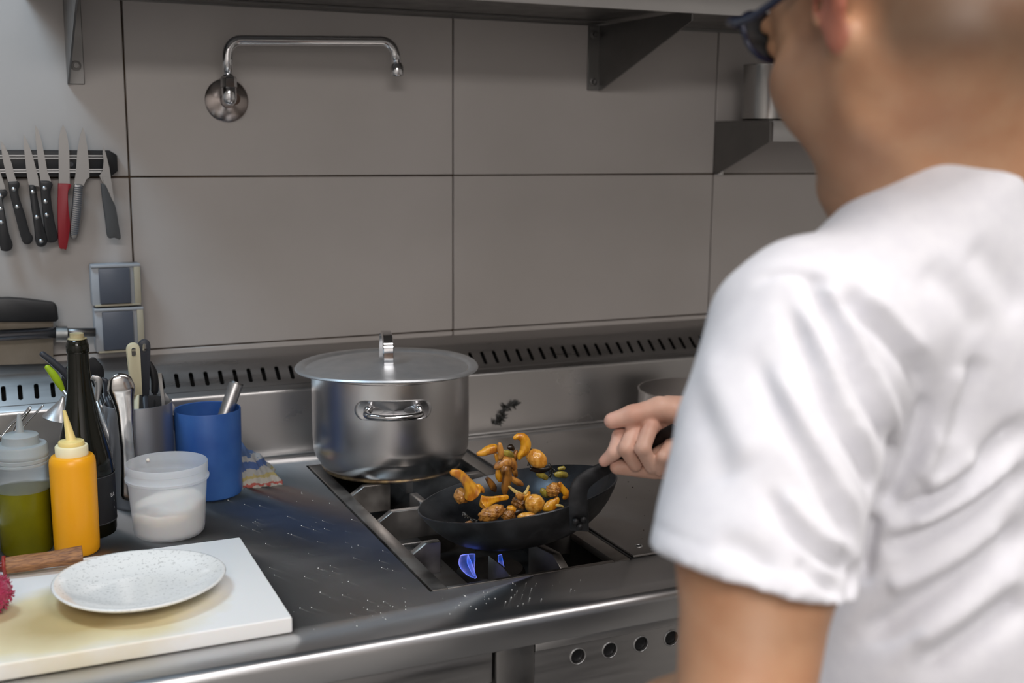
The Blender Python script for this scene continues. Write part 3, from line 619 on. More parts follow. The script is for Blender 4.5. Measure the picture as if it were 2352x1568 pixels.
# ------------------------------------------------------------------ mushrooms
def mmat(n, a, b, rough=.34): return mat(n, a, rough, noise=130, col2=b, coat=.3, sss=.08, bump=(420, .5), stretch=(1, 1, .45), contrast=(.42, .62))
M_Y = mmat('chanterelle_yellow', 'd99a22', 'b36a14'); M_B = mmat('chanterelle_brown', '96642a', '4e2f12'); M_T = mmat('chanterelle_tan', 'bd843c', '7c4c20')
M_O = mmat('olive_stalk', '9a8a36', '6e5f26'); M_C = mmat('glossy_cap', 'dfa348', 'bd7c28', .16); M_D = mmat('burnt_bits', '2b1c10', '140d08'); M_P = mmat('pale_shred', 'd8bf78', 'b08f46')
def zp(zx, zy): return (980+zx/6.031, 970+zy/6.031)
MG = 'chanterelle mushrooms tossed in the pan'
def trumpet(name, pts, Y, m, label, flare=0, seed=0, flat=.75, rip=.18, cat='mushroom', yd=0):
    """pts in zoom pixels with radius: curved fleshy stem, optionally flaring to a wavy cap"""
    P = []
    for k, (zx, zy, r) in enumerate(pts):
        x, y = zp(zx, zy); c = aty(x, y, Y+yd*k); P.append([*c, r*1.42/6.031*1.47/FOC])
    S = spline(np.array(P), 7); n = len(S); rg = np.random.default_rng(seed); ph = rg.uniform(0, 6.28, 4)
    ts = np.linspace(0, 1, n); seg = 18; tg = np.gradient(S[:, :3], axis=0); tg /= np.linalg.norm(tg, axis=1)[:, None]+1e-9
    V = []; F = []; u = np.array([0, -1, .2])
    e = [(-.9, .12), (-.6, .6)]; 
    rows = []
    d0 = -tg[0]; d1 = tg[-1]
    rows += [(S[0, :3]+d0*S[0, 3]*.8, S[0, 3]*.15, tg[0], 0), (S[0, :3]+d0*S[0, 3]*.45, S[0, 3]*.75, tg[0], 0)]
    rows += [(S[i, :3], S[i, 3], tg[i], ts[i]) for i in range(n)]
    if flare: rows += [(S[-1, :3]+d1*S[-1, 3]*.12, S[-1, 3]*.92, tg[-1], 1), (S[-1, :3]-d1*S[-1, 3]*.25, S[-1, 3]*.5, tg[-1], 1), (S[-1, :3]-d1*S[-1, 3]*.45, S[-1, 3]*.08, tg[-1], 1)]
    else: rows += [(S[-1, :3]+d1*S[-1, 3]*.45, S[-1, 3]*.75, tg[-1], 1), (S[-1, :3]+d1*S[-1, 3]*.8, S[-1, 3]*.15, tg[-1], 1)]
    for (p, r, t_, q) in rows:
        s = np.cross(t_, u); s /= np.linalg.norm(s)+1e-9; v = np.cross(s, t_); u = v
        for k in range(seg):
            a = 2*PI*k/seg; w_ = 1+rip*(.5+q*(1 if flare else .3))*(.6*math.sin(3*a+ph[0]+q*2)+.4*math.sin(5*a+ph[1]+q*3)+.3*math.sin(2*a+ph[2]+q*5))
            V.append(p+r*w_*(math.cos(a)*s+math.sin(a)*v*flat)+t_*r*(.25*math.sin(2*a+ph[3])*q*flare))
    for i in range(len(rows)-1):
        for k in range(seg): l = (k+1) % seg; F.append((i*seg+k, i*seg+l, (i+1)*seg+l, (i+1)*seg+k))
    F += [tuple(range(seg))[::-1], tuple(range((len(rows)-1)*seg, len(rows)*seg))]
    o = obj(name, V, F, m, smooth=True); T(o, label, cat, MG); sb = o.modifiers.new('s', 'SUBSURF'); sb.levels = 1; sb.render_levels = 1
    return o
def lump(name, zx, zy, rx, ry, rot, Y, m, label, seed=0, depth=.7, amp=.14, freq=3., cat='mushroom', under=False):
    x, y = zp(zx, zy); c = aty(x, y, Y); k = 1.18*1.47/FOC/6.031; rg = np.random.default_rng(seed)
    a, b = math.cos(rot), math.sin(rot); ax1 = RGT*a+UPV*b; ax2 = -RGT*b+UPV*a; V = []; F = []; n, s = 36, 52; ph = rg.uniform(0, 6.28, 6)
    dp = depth*(rx+ry)/2
    for i in range(n+1):
        th = PI*i/n
        for j in range(s):
            q = 2*PI*j/s; d = np.array([math.sin(th)*math.cos(q), math.sin(th)*math.sin(q), math.cos(th)])
            g = 1+.62*amp*(math.sin(freq*.8*d[0]*2+ph[0])*math.cos(freq*d[1]*2+ph[1])+.6*math.sin(freq*4*d[0]+ph[2])*math.sin(freq*4*d[1]+ph[3])+.3*math.sin(freq*7*d[1]+ph[4]))
            V.append(c+k*g*(ax1*d[0]*rx+ax2*d[1]*ry-FWD*d[2]*dp))
    for i in range(n):
        for j in range(s): l = (j+1) % s; F.append((i*s+j, i*s+l, (i+1)*s+l, (i+1)*s+j))
    o = obj(name, V, F, m, smooth=True); T(o, label, cat, MG); return o
YF = -.70; YI = -.745; YN = -.77
trumpet('chanterelle', [(1215, 215, 22), (1265, 195, 34), (1335, 215, 52), (1372, 300, 62), (1350, 390, 60), (1300, 450, 42), (1282, 500, 24)], YF, M_Y, 'topmost yellow chanterelle curled like a hook in mid air', seed=1)
trumpet('chanterelle', [(712, 432, 26), (780, 418, 38), (850, 385, 48), (930, 365, 52), (975, 372, 40)], YF, M_Y, 'yellow chanterelle pointing left in mid air toward the stock pot', seed=2)
trumpet('chanterelle', [(1008, 300, 28), (1022, 370, 34), (1032, 440, 34), (1025, 500, 26)], YF-.012, M_T, 'short upright tan chanterelle stem beside the left pointing one', seed=3)
trumpet('chanterelle', [(1035, 405, 24), (1090, 418, 32), (1150, 440, 38), (1185, 462, 30)], YF-.004, M_O, 'olive yellow piece bridging to the hook shaped chanterelle', seed=4)
trumpet('chanterelle', [(955, 440, 20), (975, 500, 26), (1000, 560, 26)], YF, M_Y, 'small orange piece hanging under the left pointing chanterelle', seed=5)
trumpet('chanterelle', [(955, 620, 30), (1020, 580, 52), (1080, 550, 62), (1150, 550, 60), (1200, 590, 44), (1225, 640, 26)], YF-.006, M_T, 'tan chanterelle lump in the middle of the tossed column', flare=.4, seed=6)
trumpet('chanterelle', [(1090, 640, 62), (1110, 720, 56), (1105, 800, 54), (1085, 900, 46), (1078, 985, 24)], YF-.012, M_B, 'long brown chanterelle stem hanging down the middle of the toss', seed=7)
trumpet('chanterelle', [(1160, 765, 28), (1220, 800, 34), (1280, 835, 36), (1325, 862, 22)], YF-.004, M_T, 'tan finger shaped piece pointing right of the brown stem', seed=8)
trumpet('chanterelle', [(835, 775, 24), (880, 830, 36), (925, 900, 40), (950, 945, 20)], YF+.01, M_B, 'small dark reddish brown piece left of the brown stem', seed=9)
lump('round_mushroom', 1525, 500, 112, 150, -.65+PI/2+.0, YF, M_C, 'round glossy yellow cap with a dark spot at the upper right of the toss', seed=10, amp=.035, depth=.6)
v = aty(*zp(1555, 540), YF-.019); 
trumpet('chanterelle', [(355, 690, 38), (430, 705, 52), (505, 755, 54), (570, 835, 58), (625, 920, 78), (665, 990, 104)], YF-.02, M_Y, 'long bent yellow chanterelle at the left edge of the toss', flare=1, seed=11)
trumpet('chanterelle', [(700, 890, 40), (760, 930, 34), (785, 960, 18)], YF-.02, M_Y, 'frilled yellow lobe beside the long bent chanterelle', seed=12)
lump('chanterelle', 480, 1015, 95, 105, .3, YF-.008, M_T, 'brown orange lump under the long bent chanterelle at the left', seed=13, amp=.09)
trumpet('chanterelle', [(1110, 1035, 30), (1010, 1050, 34), (910, 1075, 40), (830, 1100, 58), (780, 1120, 84)], YI, M_Y, 'yellow trumpet chanterelle lying sideways in the pan', flare=1, seed=14)
lump('chanterelle', 900, 1255, 175, 92, .38, YN, M_T, 'frilly pale brown chanterelle cap at the front left of the heap', seed=15, amp=.1, freq=4)
lump('chanterelle', 1130, 1290, 88, 76, .2, YN+.006, M_B, 'wet grey brown piece at the rim between two caps', seed=16, amp=.12)
lump('round_mushroom', 1385, 1300, 118, 52, .05, YN-.008, M_C, 'low glossy half cap against the front rim of the pan', seed=17, amp=.03)
lump('chanterelle', 1290, 1110, 110, 105, .2, YI+.01, M_B, 'dark brown tangled piece in the middle of the heap', seed=18, amp=.16, freq=5)
lump('round_mushroom', 1495, 1125, 125, 122, .1, YI-.012, M_C, 'largest glossy golden cap with a bright highlight in the heap', seed=19, amp=.045, depth=.7)
trumpet('chanterelle', [(1130, 1180, 24), (1170, 1200, 42), (1215, 1235, 40)], YI-.01, M_Y, 'small golden knob left of the large glossy cap', seed=20)
trumpet('chanterelle', [(1630, 1195, 34), (1690, 1165, 56), (1760, 1120, 54), (1815, 1060, 26)], YI, M_Y, 'orange wedge right of the large glossy cap', seed=21)
lump('chanterelle', 1755, 935, 105, 95, .5, YF-.015, M_T, 'browned ruffled piece in the air over the right of the heap', seed=22, amp=.14, freq=4)
trumpet('chanterelle', [(1840, 840, 22), (1880, 920, 36), (1930, 990, 42), (1905, 1045, 28)], YF-.02, M_Y, 'orange curl nearest the pan handle', seed=23)
trumpet('chanterelle', [(1600, 940, 34), (1650, 990, 44), (1690, 1020, 30)], YF-.01, M_O, 'olive piece between the large cap and the ruffled piece', seed=24)
trumpet('chanterelle', [(1780, 720, 26), (1850, 715, 38), (1935, 730, 34)], YF+.01, M_O, 'olive green strip in the air above the ruffled piece', seed=25)
trumpet('chanterelle', [(1830, 640, 20), (1900, 632, 26)], YF+.02, M_O, 'tiny olive strip highest at the right of the toss', seed=26)
trumpet('chanterelle', [(1540, 700, 34), (1590, 730, 40), (1660, 770, 28)], YF+.01, M_O, 'dull olive piece under the round spotted cap', seed=27)
trumpet('mushroom_shred', [(1140, 885, 12), (1210, 945, 18), (1290, 990, 22), (1340, 1000, 18)], YI+.005, M_P, 'thin pale shred leaning above the heap', seed=28)
trumpet('mushroom_shred', [(1412, 880, 13), (1392, 935, 17), (1365, 985, 20)], YI+.002, M_P, 'short pale shred standing up above the large cap', seed=29)
trumpet('mushroom_shred', [(1795, 1145, 13), (1850, 1152, 15), (1895, 1170, 9)], YI-.02, M_P, 'short pale shred lying by the front rim of the pan', seed=30)
trumpet('mushroom_shred', [(545, 1400, 20), (600, 1395, 30), (640, 1405, 16)], YN+.01, M_B, 'small brown scrap low at the left of the pan', seed=31)
trumpet('chanterelle', [(985, 660, 26), (1000, 730, 38), (1020, 800, 30)], YF-.002, M_Y, 'orange piece along the left side of the long brown stem', seed=36)
trumpet('chanterelle', [(1190, 600, 26), (1215, 680, 34), (1240, 740, 20)], YF-.004, M_B, 'brown piece along the right side of the tossed column', seed=37)
trumpet('chanterelle', [(1240, 400, 24), (1225, 460, 34), (1215, 520, 24)], YF+.006, M_B, 'shaded brown piece behind the hook shaped chanterelle', seed=38)
trumpet('chanterelle', [(1350, 1060, 30), (1380, 1010, 44), (1430, 1000, 30)], YI+.004, M_Y, 'golden frill behind the large glossy cap', flare=.5, seed=39)
trumpet('mushroom_shred', [(1250, 990, 26), (1300, 1030, 40), (1350, 1020, 30)], YI+.004, M_T, 'tan scrap under the thin pale shred', seed=32)
trumpet('mushroom_shred', [(1130, 340, 22), (1165, 345, 34), (1200, 370, 22)], YF+.006, M_D, 'blackened scrap beside the hook shaped chanterelle', seed=33)
trumpet('mushroom_shred', [(1440, 640, 20), (1540, 660, 30), (1640, 650, 30), (1720, 620, 16)], YF+.008, M_D, 'blackened strip under the round spotted cap', seed=34)
trumpet('mushroom_shred', [(1210, 1250, 26), (1270, 1240, 40), (1330, 1230, 24)], YI-.012, M_D, 'blackened scrap under the tangled piece', seed=35)
def sprig(pts, Y, label, seed, r=.0011, leaves=10, Lf=.007, m=None, cat='herb', yy=None):
    m = m or M_D; rg = np.random.default_rng(seed); P = spline(np.array([aty(x, y, Y) for x, y in pts]), 8); parts = [tube(P, r, seg=6)]
    for k in range(leaves):
        i = int(rg.uniform(0, len(P)-2)); d = rg.normal(size=3); t_ = P[i+1]-P[i]; t_ /= np.linalg.norm(t_); d = d/np.linalg.norm(d)*.7+t_*.6; d /= np.linalg.norm(d)
        if d[1] > 0: d[1] *= -.6
        parts.append(tube(np.array([P[i], P[i]+d*Lf*.5, P[i]+d*Lf]), [r*.6, r*.9, r*.15], seg=5))
    o = obj('herb_sprig', *join(*parts), m, smooth=True); return T(o, label, cat)
herb_m = mat('charred_herb', (.02, .02, .018), .25, coat=.4)
sprig([zp(500, 1245), zp(580, 1310), zp(720, 1400)], YN, 'wet blackened herb sprig low at the left inside the pan', 3, m=herb_m, leaves=22, Lf=.006, r=.0014)
sprig([zp(1420, 330), zp(1455, 420), zp(1400, 600)], YF+.004, 'thin black herb twig in the air beside the spotted cap', 4, m=herb_m, leaves=12, Lf=.008)
sprig([zp(1690, 560), zp(1730, 640), zp(1710, 760)], YF+.012, 'black herb twig in the air right of the spotted cap', 5, m=herb_m, leaves=14, Lf=.01)
sprig([(1133, 973), (1152, 960), (1160, 938), (1172, 930), (1190, 928)], -.0885, 'dark dried herb sprig stuck to the steel splashback behind the toss', 6, m=herb_m, leaves=70, Lf=.013, r=.0022)
# ------------------------------------------------------------------ cutting board, plate, handle tool, scrubber
bmn = bpy.data.materials.new('stained_board'); bmn.use_nodes = True; nt = bmn.node_tree; b = nt.nodes['Principled BSDF']; b.inputs['Roughness'].default_value = .4
b.inputs['Subsurface Weight'].default_value = .08; b.inputs['Subsurface Scale'].default_value = .005
tc = nt.nodes.new('ShaderNodeTexCoord'); mp = nt.nodes.new('ShaderNodeMapping'); mp.inputs['Location'].default_value = (.10, .50, 0); mp.inputs['Scale'].default_value = (1/.19, 1/.115, 1); nt.links.new(tc.outputs['Object'], mp.inputs['Vector'])
gr = nt.nodes.new('ShaderNodeTexGradient'); gr.gradient_type = 'SPHERICAL'
nz = nt.nodes.new('ShaderNodeTexNoise'); nz.inputs['Scale'].default_value = 14; nz.inputs['Detail'].default_value = 6; nt.links.new(tc.outputs['Object'], nz.inputs['Vector'])
sub = nt.nodes.new('ShaderNodeVectorMath'); sub.operation = 'SCALE'; sub.inputs['Scale'].default_value = .5; nt.links.new(nz.outputs['Color'], sub.inputs[0])
ad = nt.nodes.new('ShaderNodeVectorMath'); nt.links.new(mp.outputs[0], ad.inputs[0]); nt.links.new(sub.outputs[0], ad.inputs[1])
sb_ = nt.nodes.new('ShaderNodeVectorMath'); sb_.operation = 'SUBTRACT'; sb_.inputs[1].default_value = (.25, .25, .25); nt.links.new(ad.outputs[0], sb_.inputs[0]); nt.links.new(sb_.outputs[0], gr.inputs[0])
cr = nt.nodes.new('ShaderNodeValToRGB'); cr.color_ramp.elements[0].color = lin('ebebe9'); cr.color_ramp.elements[1].color = lin('b9a474'); e = cr.color_ramp.elements.new(.32); e.color = lin('dccfa8'); cr.color_ramp.elements[-1].position = .75
nt.links.new(gr.outputs['Fac'], cr.inputs[0]); nt.links.new(cr.outputs[0], b.inputs['Base Color'])
sc_ = nt.nodes.new('ShaderNodeTexNoise'); sc_.inputs['Scale'].default_value = 40; mp2 = nt.nodes.new('ShaderNodeMapping'); mp2.inputs['Rotation'].default_value = (0, 0, .9); mp2.inputs['Scale'].default_value = (1, 14, 1)
nt.links.new(tc.outputs['Object'], mp2.inputs['Vector']); nt.links.new(mp2.outputs[0], sc_.inputs['Vector']); bp = nt.nodes.new('ShaderNodeBump'); bp.inputs['Strength'].default_value = .12; bp.inputs['Distance'].default_value = .001
nt.links.new(sc_.outputs['Fac'], bp.inputs['Height']); nt.links.new(bp.outputs[0], b.inputs['Normal'])
o = obj('cutting_board', *box(-.42, .0645, -.8495, -.549, .9003, .9203), bmn, bevel=.0028, seg=3, origin=(-.15, -.7, .9)); T(o, 'thick white plastic cutting board with yellow stains at the front left of the worktop', 'cutting board')
# plate
plm = mat('speckled_glaze', 'ecebe7', .16, coat=.5); nt = plm.node_tree; b = nt.nodes['Principled BSDF']
tc = nt.nodes.new('ShaderNodeTexCoord'); vo = nt.nodes.new('ShaderNodeTexNoise'); vo.inputs['Scale'].default_value = 260; vo.inputs['Detail'].default_value = 1; nt.links.new(tc.outputs['Object'], vo.inputs['Vector'])
cr = nt.nodes.new('ShaderNodeValToRGB'); cr.color_ramp.elements[0].position = .58; cr.color_ramp.elements[0].color = lin('ebeae6'); cr.color_ramp.elements[1].position = .70; cr.color_ramp.elements[1].color = lin('d0cfcb')
nt.links.new(vo.outputs['Fac'], cr.inputs[0]); nt.links.new(cr.outputs[0], b.inputs['Base Color'])
plc = (-.0895, -.711, .9205)
def plw(a, k): return .022*math.cos(3*a-.55)+.008*math.cos(2*a+.3)
prof = [(0, .004), (.045, .0035), (.05, 0), (.056, 0), (.058, .004), (.078, .010), (.094, .0165), (.0995, .0195), (.1008, .0215), (.0995, .0228), (.096, .0222), (.08, .0155), (.06, .009), (.04, .0072), (0, .0068)]
v, f = lathe(prof, plc, 96, wob=plw); o = obj('stoneware_plate', v, f, plm, smooth=True, origin=plc); T(o, 'white speckled stoneware plate with an uneven rim on the cutting board', 'plate')
# wooden handled tool
wood_m = mat('oiled_wood', 'a06e40', .45, noise=34, col2='6c4325', stretch=(2, 18, 18), bump=(60, .2))
tl = thing('wooden_handled_tool', 'tool with brown wooden handle and steel ferrule at the back left of the cutting board', 'utensil', tuple(atz(100, 1290, .935)))
ZT = .934; a0 = atz(12, 1299, ZT); a1 = atz(188, 1274, ZT+.003)
hl = (a1-a0); L = np.linalg.norm(hl); hl /= L
SS = spline([np.append(a0, .0122), np.append(a0+hl*L*.3, .0126), np.append(a0+hl*L*.6, .0120), np.append(a1-hl*.002, .0142), np.append(a1, .0132)], 8); v, f = tube(SS[:, :3], SS[:, 3], seg=8, flat=.9); obj('handle', v, f, wood_m, tl, bevel=.0015)
v, f = tube(np.array([a0-hl*.003, a0+hl*.001]), .0128, seg=20); obj('red_collar', v, f, mat('red_band', '8a2a22', .4), tl, smooth=True)
v, f = tube(np.array([a0-hl*.30, a0-hl*.02, a0-hl*.003]), [.004, .0062, .0075], seg=16); obj('ferrule', v, f, chrome_m, tl, smooth=True)
# pink scrubber: fuzzy ball
sc0 = atz(-38, 1364, .945); pm = mat('pink_scourer', 'a8244e', .8, sheen=.4)
parts = [lathe([(.0001, -.022)]+[(.030*math.sin(t), -.023*math.cos(t)) for t in np.linspace(.15, PI-.15, 10)]+[(.0001, .022)], tuple(sc0), 20)]
for k in range(900):
    d = rng.normal(size=3); d /= np.linalg.norm(d); p = sc0+d*[.029, .029, .022]; t_ = rng.normal(size=3); t_ /= np.linalg.norm(t_); q = p+t_*.004+d*.002
    s_ = np.cross(t_, d); s_ = s_/(np.linalg.norm(s_)+1e-9)*.0007; parts.append(([p-s_, p+s_, q+s_, q-s_, (p+q)/2+d*.002], [(0, 1, 4), (1, 2, 4), (2, 3, 4), (3, 0, 4)]))
o = obj('scouring_ball', *join(*parts), pm); T(o, 'fuzzy pink scouring ball on the cutting board at the left picture edge', 'scourer')
# white block at the far left
o = obj('white_container', *box(-.36, -.2515, -.50, -.40, .9003, .938), mat('white_plastic', 'd8dadb', .4), bevel=.004); T(o, 'corner of a low white plastic container left of the oil bottle', 'container')
# ------------------------------------------------------------------ bottles
def sub_label(t, parts): pass
YC = (-.1440, -.4635); yb = thing('squeeze_bottle', 'squeeze bottle full of yellow sauce with a pointed cream nozzle', 'bottle', (*YC, .9), 'squeeze bottles beside the wine bottle')
ysau = mat('yellow_sauce', 'f0a616', .33, sss=.2, sssrad=(1, .6, .1)); capc = mat('cream_cap', 'ecd38a', .35, sss=.25, sssrad=(1, .7, .3)); capw = mat('white_cap_ring', 'efe3bd', .35, sss=.25, sssrad=(1, .8, .5))
v, f = lathe([(0, .9005), (.0275, .9005), (.0298, .904), (.0302, .915), (.0306, 1.027), (.0298, 1.034), (.027, 1.038), (.019, 1.0395)], (*YC, 0), 56); obj('bottle_body', v, f, ysau, yb, auto=True)
v, f = lathe([(.019, 1.038), (.0215, 1.038), (.0217, 1.051), (.0208, 1.0525), (.017, 1.0528)], (*YC, 0), 48); obj('cap_ring', v, f, capw, yb, auto=True)
v, f = lathe([(.0168, 1.0525), (.0172, 1.0565), (.0162, 1.0585), (.0075, 1.060), (.0066, 1.061), (.0022, 1.1015), (.0018, 1.1018)], (*YC, 0), 40); v = np.array(v); v[:, 0] -= np.clip(v[:, 2]-1.06, 0, 1)*.16; obj('nozzle', v, f, capc, yb, auto=True)
OC = (-.2070, -.4300); ob_ = thing('squeeze_bottle', 'clear squeeze bottle half full of green olive oil at the left edge', 'bottle', (*OC, .9), 'squeeze bottles beside the wine bottle')
clear_m = mat('clear_plastic', 'c9d2d6', .28, trans=.8, ior=1.15, alpha=.75); oil_m = mat('olive_oil', '8a8410', .25, trans=.35, ior=1.3, noise=9, col2='6d6a0c')
v, f = lathe([(0, .901), (.0325, .901), (.0345, .905), (.0347, .99), (.0347, .9905)], (*OC, 0), 56)
v2, f2 = lathe([(.0345, .9905), (0, .9905)], (*OC, 0), 56); obj('oil', *join((v, f), (v2, f2)), oil_m, ob_, auto=True)
v, f = lathe([(.0351, .989), (.0352, 1.022), (.0345, 1.027), (.0325, 1.029)], (*OC, 0), 56); obj('bottle_wall', v, f, clear_m, ob_, smooth=True)
frost_m = mat('frosted_cap', 'b9bfc0', .35, trans=.35, ior=1.2, sss=.2, alpha=.92)
v, f = lathe([(.033, 1.0245), (.0355, 1.025), (.0355, 1.028), (.0345, 1.029), (.0355, 1.030), (.0355, 1.034), (.0345, 1.035), (.0355, 1.0365), (.0355, 1.0405), (.0345, 1.042), (.0345, 1.05), (.033, 1.0525), (.0245, 1.0535), (.0238, 1.055), (.0235, 1.0645), (.022, 1.066), (.0075, 1.0675), (.0055, 1.069), (.0022, 1.0945), (.0016, 1.0945)], (*OC, 0), 56); obj('screw_cap', v, f, frost_m, ob_, auto=True)
WC = (-.1245, -.3905); wbt = thing('wine_bottle', 'tall dark wine bottle with a cork and a black label behind the sauce bottles', 'bottle', (*WC, .9))
glass_m = mat('dark_green_glass', (.006, .006, .003), .09)
v, f = lathe([(0, .904), (.02, .9015), (.036, .9005), (.0395, .903), (.0408, .909), (.041, .985), (.0405, 1.0), (.0375, 1.02), (.032, 1.042), (.0255, 1.068), (.0205, 1.095), (.0168, 1.118), (.0148, 1.145), (.0143, 1.1675), (.0152, 1.168), (.0156, 1.170), (.0156, 1.1775), (.0148, 1.1805), (.0138, 1.1825), (.0138, 1.1855), (.0128, 1.1865), (.0095, 1.1865)], (*WC, 0), 64); obj('bottle_glass', v, f, glass_m, wbt, auto=True)
v, f = lathe([(.0128, 1.1866), (.0133, 1.1872), (.0125, 1.1882), (.0096, 1.1885), (.0094, 1.1950), (.0, 1.1955)], (*WC, 0), 24, wob=lambda a, k: .03*math.sin(3*a+k)); obj('cork', v, f, mat('cork', 'b8ab86', .8, noise=60, col2='9a8c66'), wbt, auto=True)
v, f = None, None
ang0 = math.atan2(CAM[1]-WC[1], CAM[0]-WC[0])
def onb(da, z, off=.0004): th = ang0+da; return (WC[0]+(.0411+off)*math.cos(th), WC[1]+(.0411+off)*math.sin(th), z)
V = []; F = []; nA = 24; LA0, LA1 = .25, 1.9
for i in range(nA+1):
    a = LA0+(LA1-LA0)*i/nA; V += [onb(a, .921), onb(a, .9925)]
for i in range(nA): F.append((2*i, 2*i+2, 2*i+3, 2*i+1))
lb = obj('paper_label', V, F, mat('black_paper', (.012, .012, .014), .6), wbt, smooth=True)
ln = []
for z in (.9225, .991): ln.append(tube(np.array([onb(LA0+.02+(LA1-LA0-.04)*i/20, z, .0006) for i in range(21)]), .00018, seg=4))
ln.append(tube(np.array([onb(LA0+.02, .9225, .0006), onb(LA0+.02, .991, .0006)]), .00018, seg=4))
obj('label_border', *join(*ln), mat('grey_print', '6a6a6a', .6), wbt)
def bent_text(txt, size, a0, z, m, name, parent):
    cu = bpy.data.curves.new('t', 'FONT'); cu.body = txt; cu.size = size; to = bpy.data.objects.new('t', cu); C.objects.link(to); bpy.context.view_layer.update()
    me = bpy.data.meshes.new_from_object(to.evaluated_get(bpy.context.evaluated_depsgraph_get())); bpy.data.objects.remove(to)
    V = [onb(a0+v_.co.x/.0415, z+v_.co.y, .0007) for v_ in me.vertices]; F = [tuple(p.vertices) for p in me.polygons]; obj(name, V, F, m, parent)
wp = mat('white_print', 'd8d8d8', .6)
bent_text('BA', .0085, .92, .9585, wp, 'label_letters', wbt)
bent_text('S', .0035, 1.12, .950, wp, 'label_letters', wbt); bent_text('A', .0035, 1.12, .940, wp, 'label_letters', wbt)
# ------------------------------------------------------------------ white tub
TC = (-.0150, -.4320); tb = thing('plastic_tub', 'open translucent plastic tub part filled with pale cream behind the cutting board', 'tub', (*TC, .9))
tubm = mat('milky_plastic', 'e8ebef', .3, trans=.4, ior=1.08, alpha=.55, sss=.1)
v, f = lathe([(0, .9008), (.046, .9008), (.0492, .904), (.0505, .91), (.0555, .981), (.0588, .9825), (.0592, .986), (.0572, .9885), (.0568, .996), (.0577, .9965), (.0575, .9985), (.0578, 1.0055), (.057, 1.0068), (.0562, 1.0055), (.0548, .985), (.0540, .98), (.0495, .912), (.046, .9035), (0, .9030)], (*TC, 0), 72); obj('tub_wall', v, f, tubm, tb, auto=True)
crm = mat('thick_cream', 'f0e9df', .45, sss=.3, noise=8, col2='e9dccb')
v, f = lathe([(0, .9034), (.0455, .9034), (.0488, .912), (.0512, .936), (.0515, .945), (.045, .948), (.03, .952), (.015, .951), (0, .949)], (*TC, 0), 56); v = np.array(v); top = v[:, 2] > .93; v[top, 2] += (v[top, 0]-TC[0])*.12+.003*np.sin(v[top, 1]*120); obj('cream', v, f, crm, tb, smooth=True)
v, f = lathe([(0, 0), (.003, .001), (.0025, .004), (0, .0055)], (TC[0]-.02, TC[1]+.051, .9955), 10); obj('cream_drop', v, f, crm, tb, smooth=True)
# ------------------------------------------------------------------ blue cup with stick
BC = (.0725, -.2680); bc = thing('blue_beaker', 'tall blue plastic beaker holding a steel blender stick', 'beaker', (*BC, .9))
v, f = lathe([(0, .9006), (.044, .9006), (.049, .904), (.0505, .912), (.0522, 1.0415), (.0518, 1.0425), (.0505, 1.0415), (.0488, .914), (.044, .905), (0, .9045)], (*BC, 0), 72); obj('beaker_wall', v, f, blue_m, bc, auto=True)
bs = thing('blender_stick', 'round steel stick leaning in the blue beaker', 'utensil', (BC[0], BC[1], .91))
pA = np.array([BC[0]-.02, BC[1]-.01, .915]); pB = aty(543, 880, BC[1]+.012); v, f = tube(np.array([pA, pB]), [.0105, .0115], seg=32); obj('shaft', v, f, steel_m, bs, auto=True)
dB = (pB-pA)/np.linalg.norm(pB-pA); v, f = tube(np.array([pB-dB*.001, pB+dB*.002]), [.0118, .0112], seg=32); obj('end_cap', v, f, dsteel_m, bs, auto=True)
# ------------------------------------------------------------------ folded towel
def towel():
    c = [atz(556, 1114, .903), atz(636, 1106, .903), atz(622, 1082, .906), atz(585, 1035, .93), atz(556, 1010, .945)]
tw_m = bpy.data.materials.new('striped_towel'); tw_m.use_nodes = True; nt = tw_m.node_tree; b = nt.nodes['Principled BSDF']; b.inputs['Roughness'].default_value = .9
tc = nt.nodes.new('ShaderNodeTexCoord'); sx = nt.nodes.new('ShaderNodeSeparateXYZ'); nz = nt.nodes.new('ShaderNodeTexNoise'); nz.inputs['Scale'].default_value = 120; nt.links.new(tc.outputs['Object'], nz.inputs['Vector'])
nt.links.new(tc.outputs['Object'], sx.inputs[0]); ma = nt.nodes.new('ShaderNodeMath'); ma.operation = 'MULTIPLY_ADD'; ma.inputs[1].default_value = .012; nt.links.new(nz.outputs['Fac'], ma.inputs[0]); nt.links.new(sx.outputs['Z'], ma.inputs[2])
mr = nt.nodes.new('ShaderNodeMapRange'); mr.inputs['From Min'].default_value = 0.002; mr.inputs['From Max'].default_value = .062; nt.links.new(ma.outputs[0], mr.inputs[0])
cr = nt.nodes.new('ShaderNodeValToRGB'); cr.color_ramp.interpolation = 'CONSTANT'; els = cr.color_ramp.elements; els[0].position = 0; els[0].color = lin('98948c'); els[1].position = .10; els[1].color = lin('954a42')
for p_, c_ in ((.17, 'a19c92'), (.28, '9a8d5e'), (.36, '94938f'), (.50, '3f5480'), (.64, '949494'), (.78, '465b80')): e = els.new(p_); e.color = lin(c_)
nt.links.new(mr.outputs[0], cr.inputs[0]); nt.links.new(cr.outputs[0], b.inputs['Base Color']); bp = nt.nodes.new('ShaderNodeBump'); bp.inputs['Distance'].default_value = .001; bp.inputs['Strength'].default_value = .8; nt.links.new(nz.outputs['Fac'], bp.inputs['Height']); nt.links.new(bp.outputs[0], b.inputs['Normal'])
rgt = atz(638, 1106, .902); apex = np.array([.135, -.175, .955])
V = []; F = []; nu, nv = 30, 22
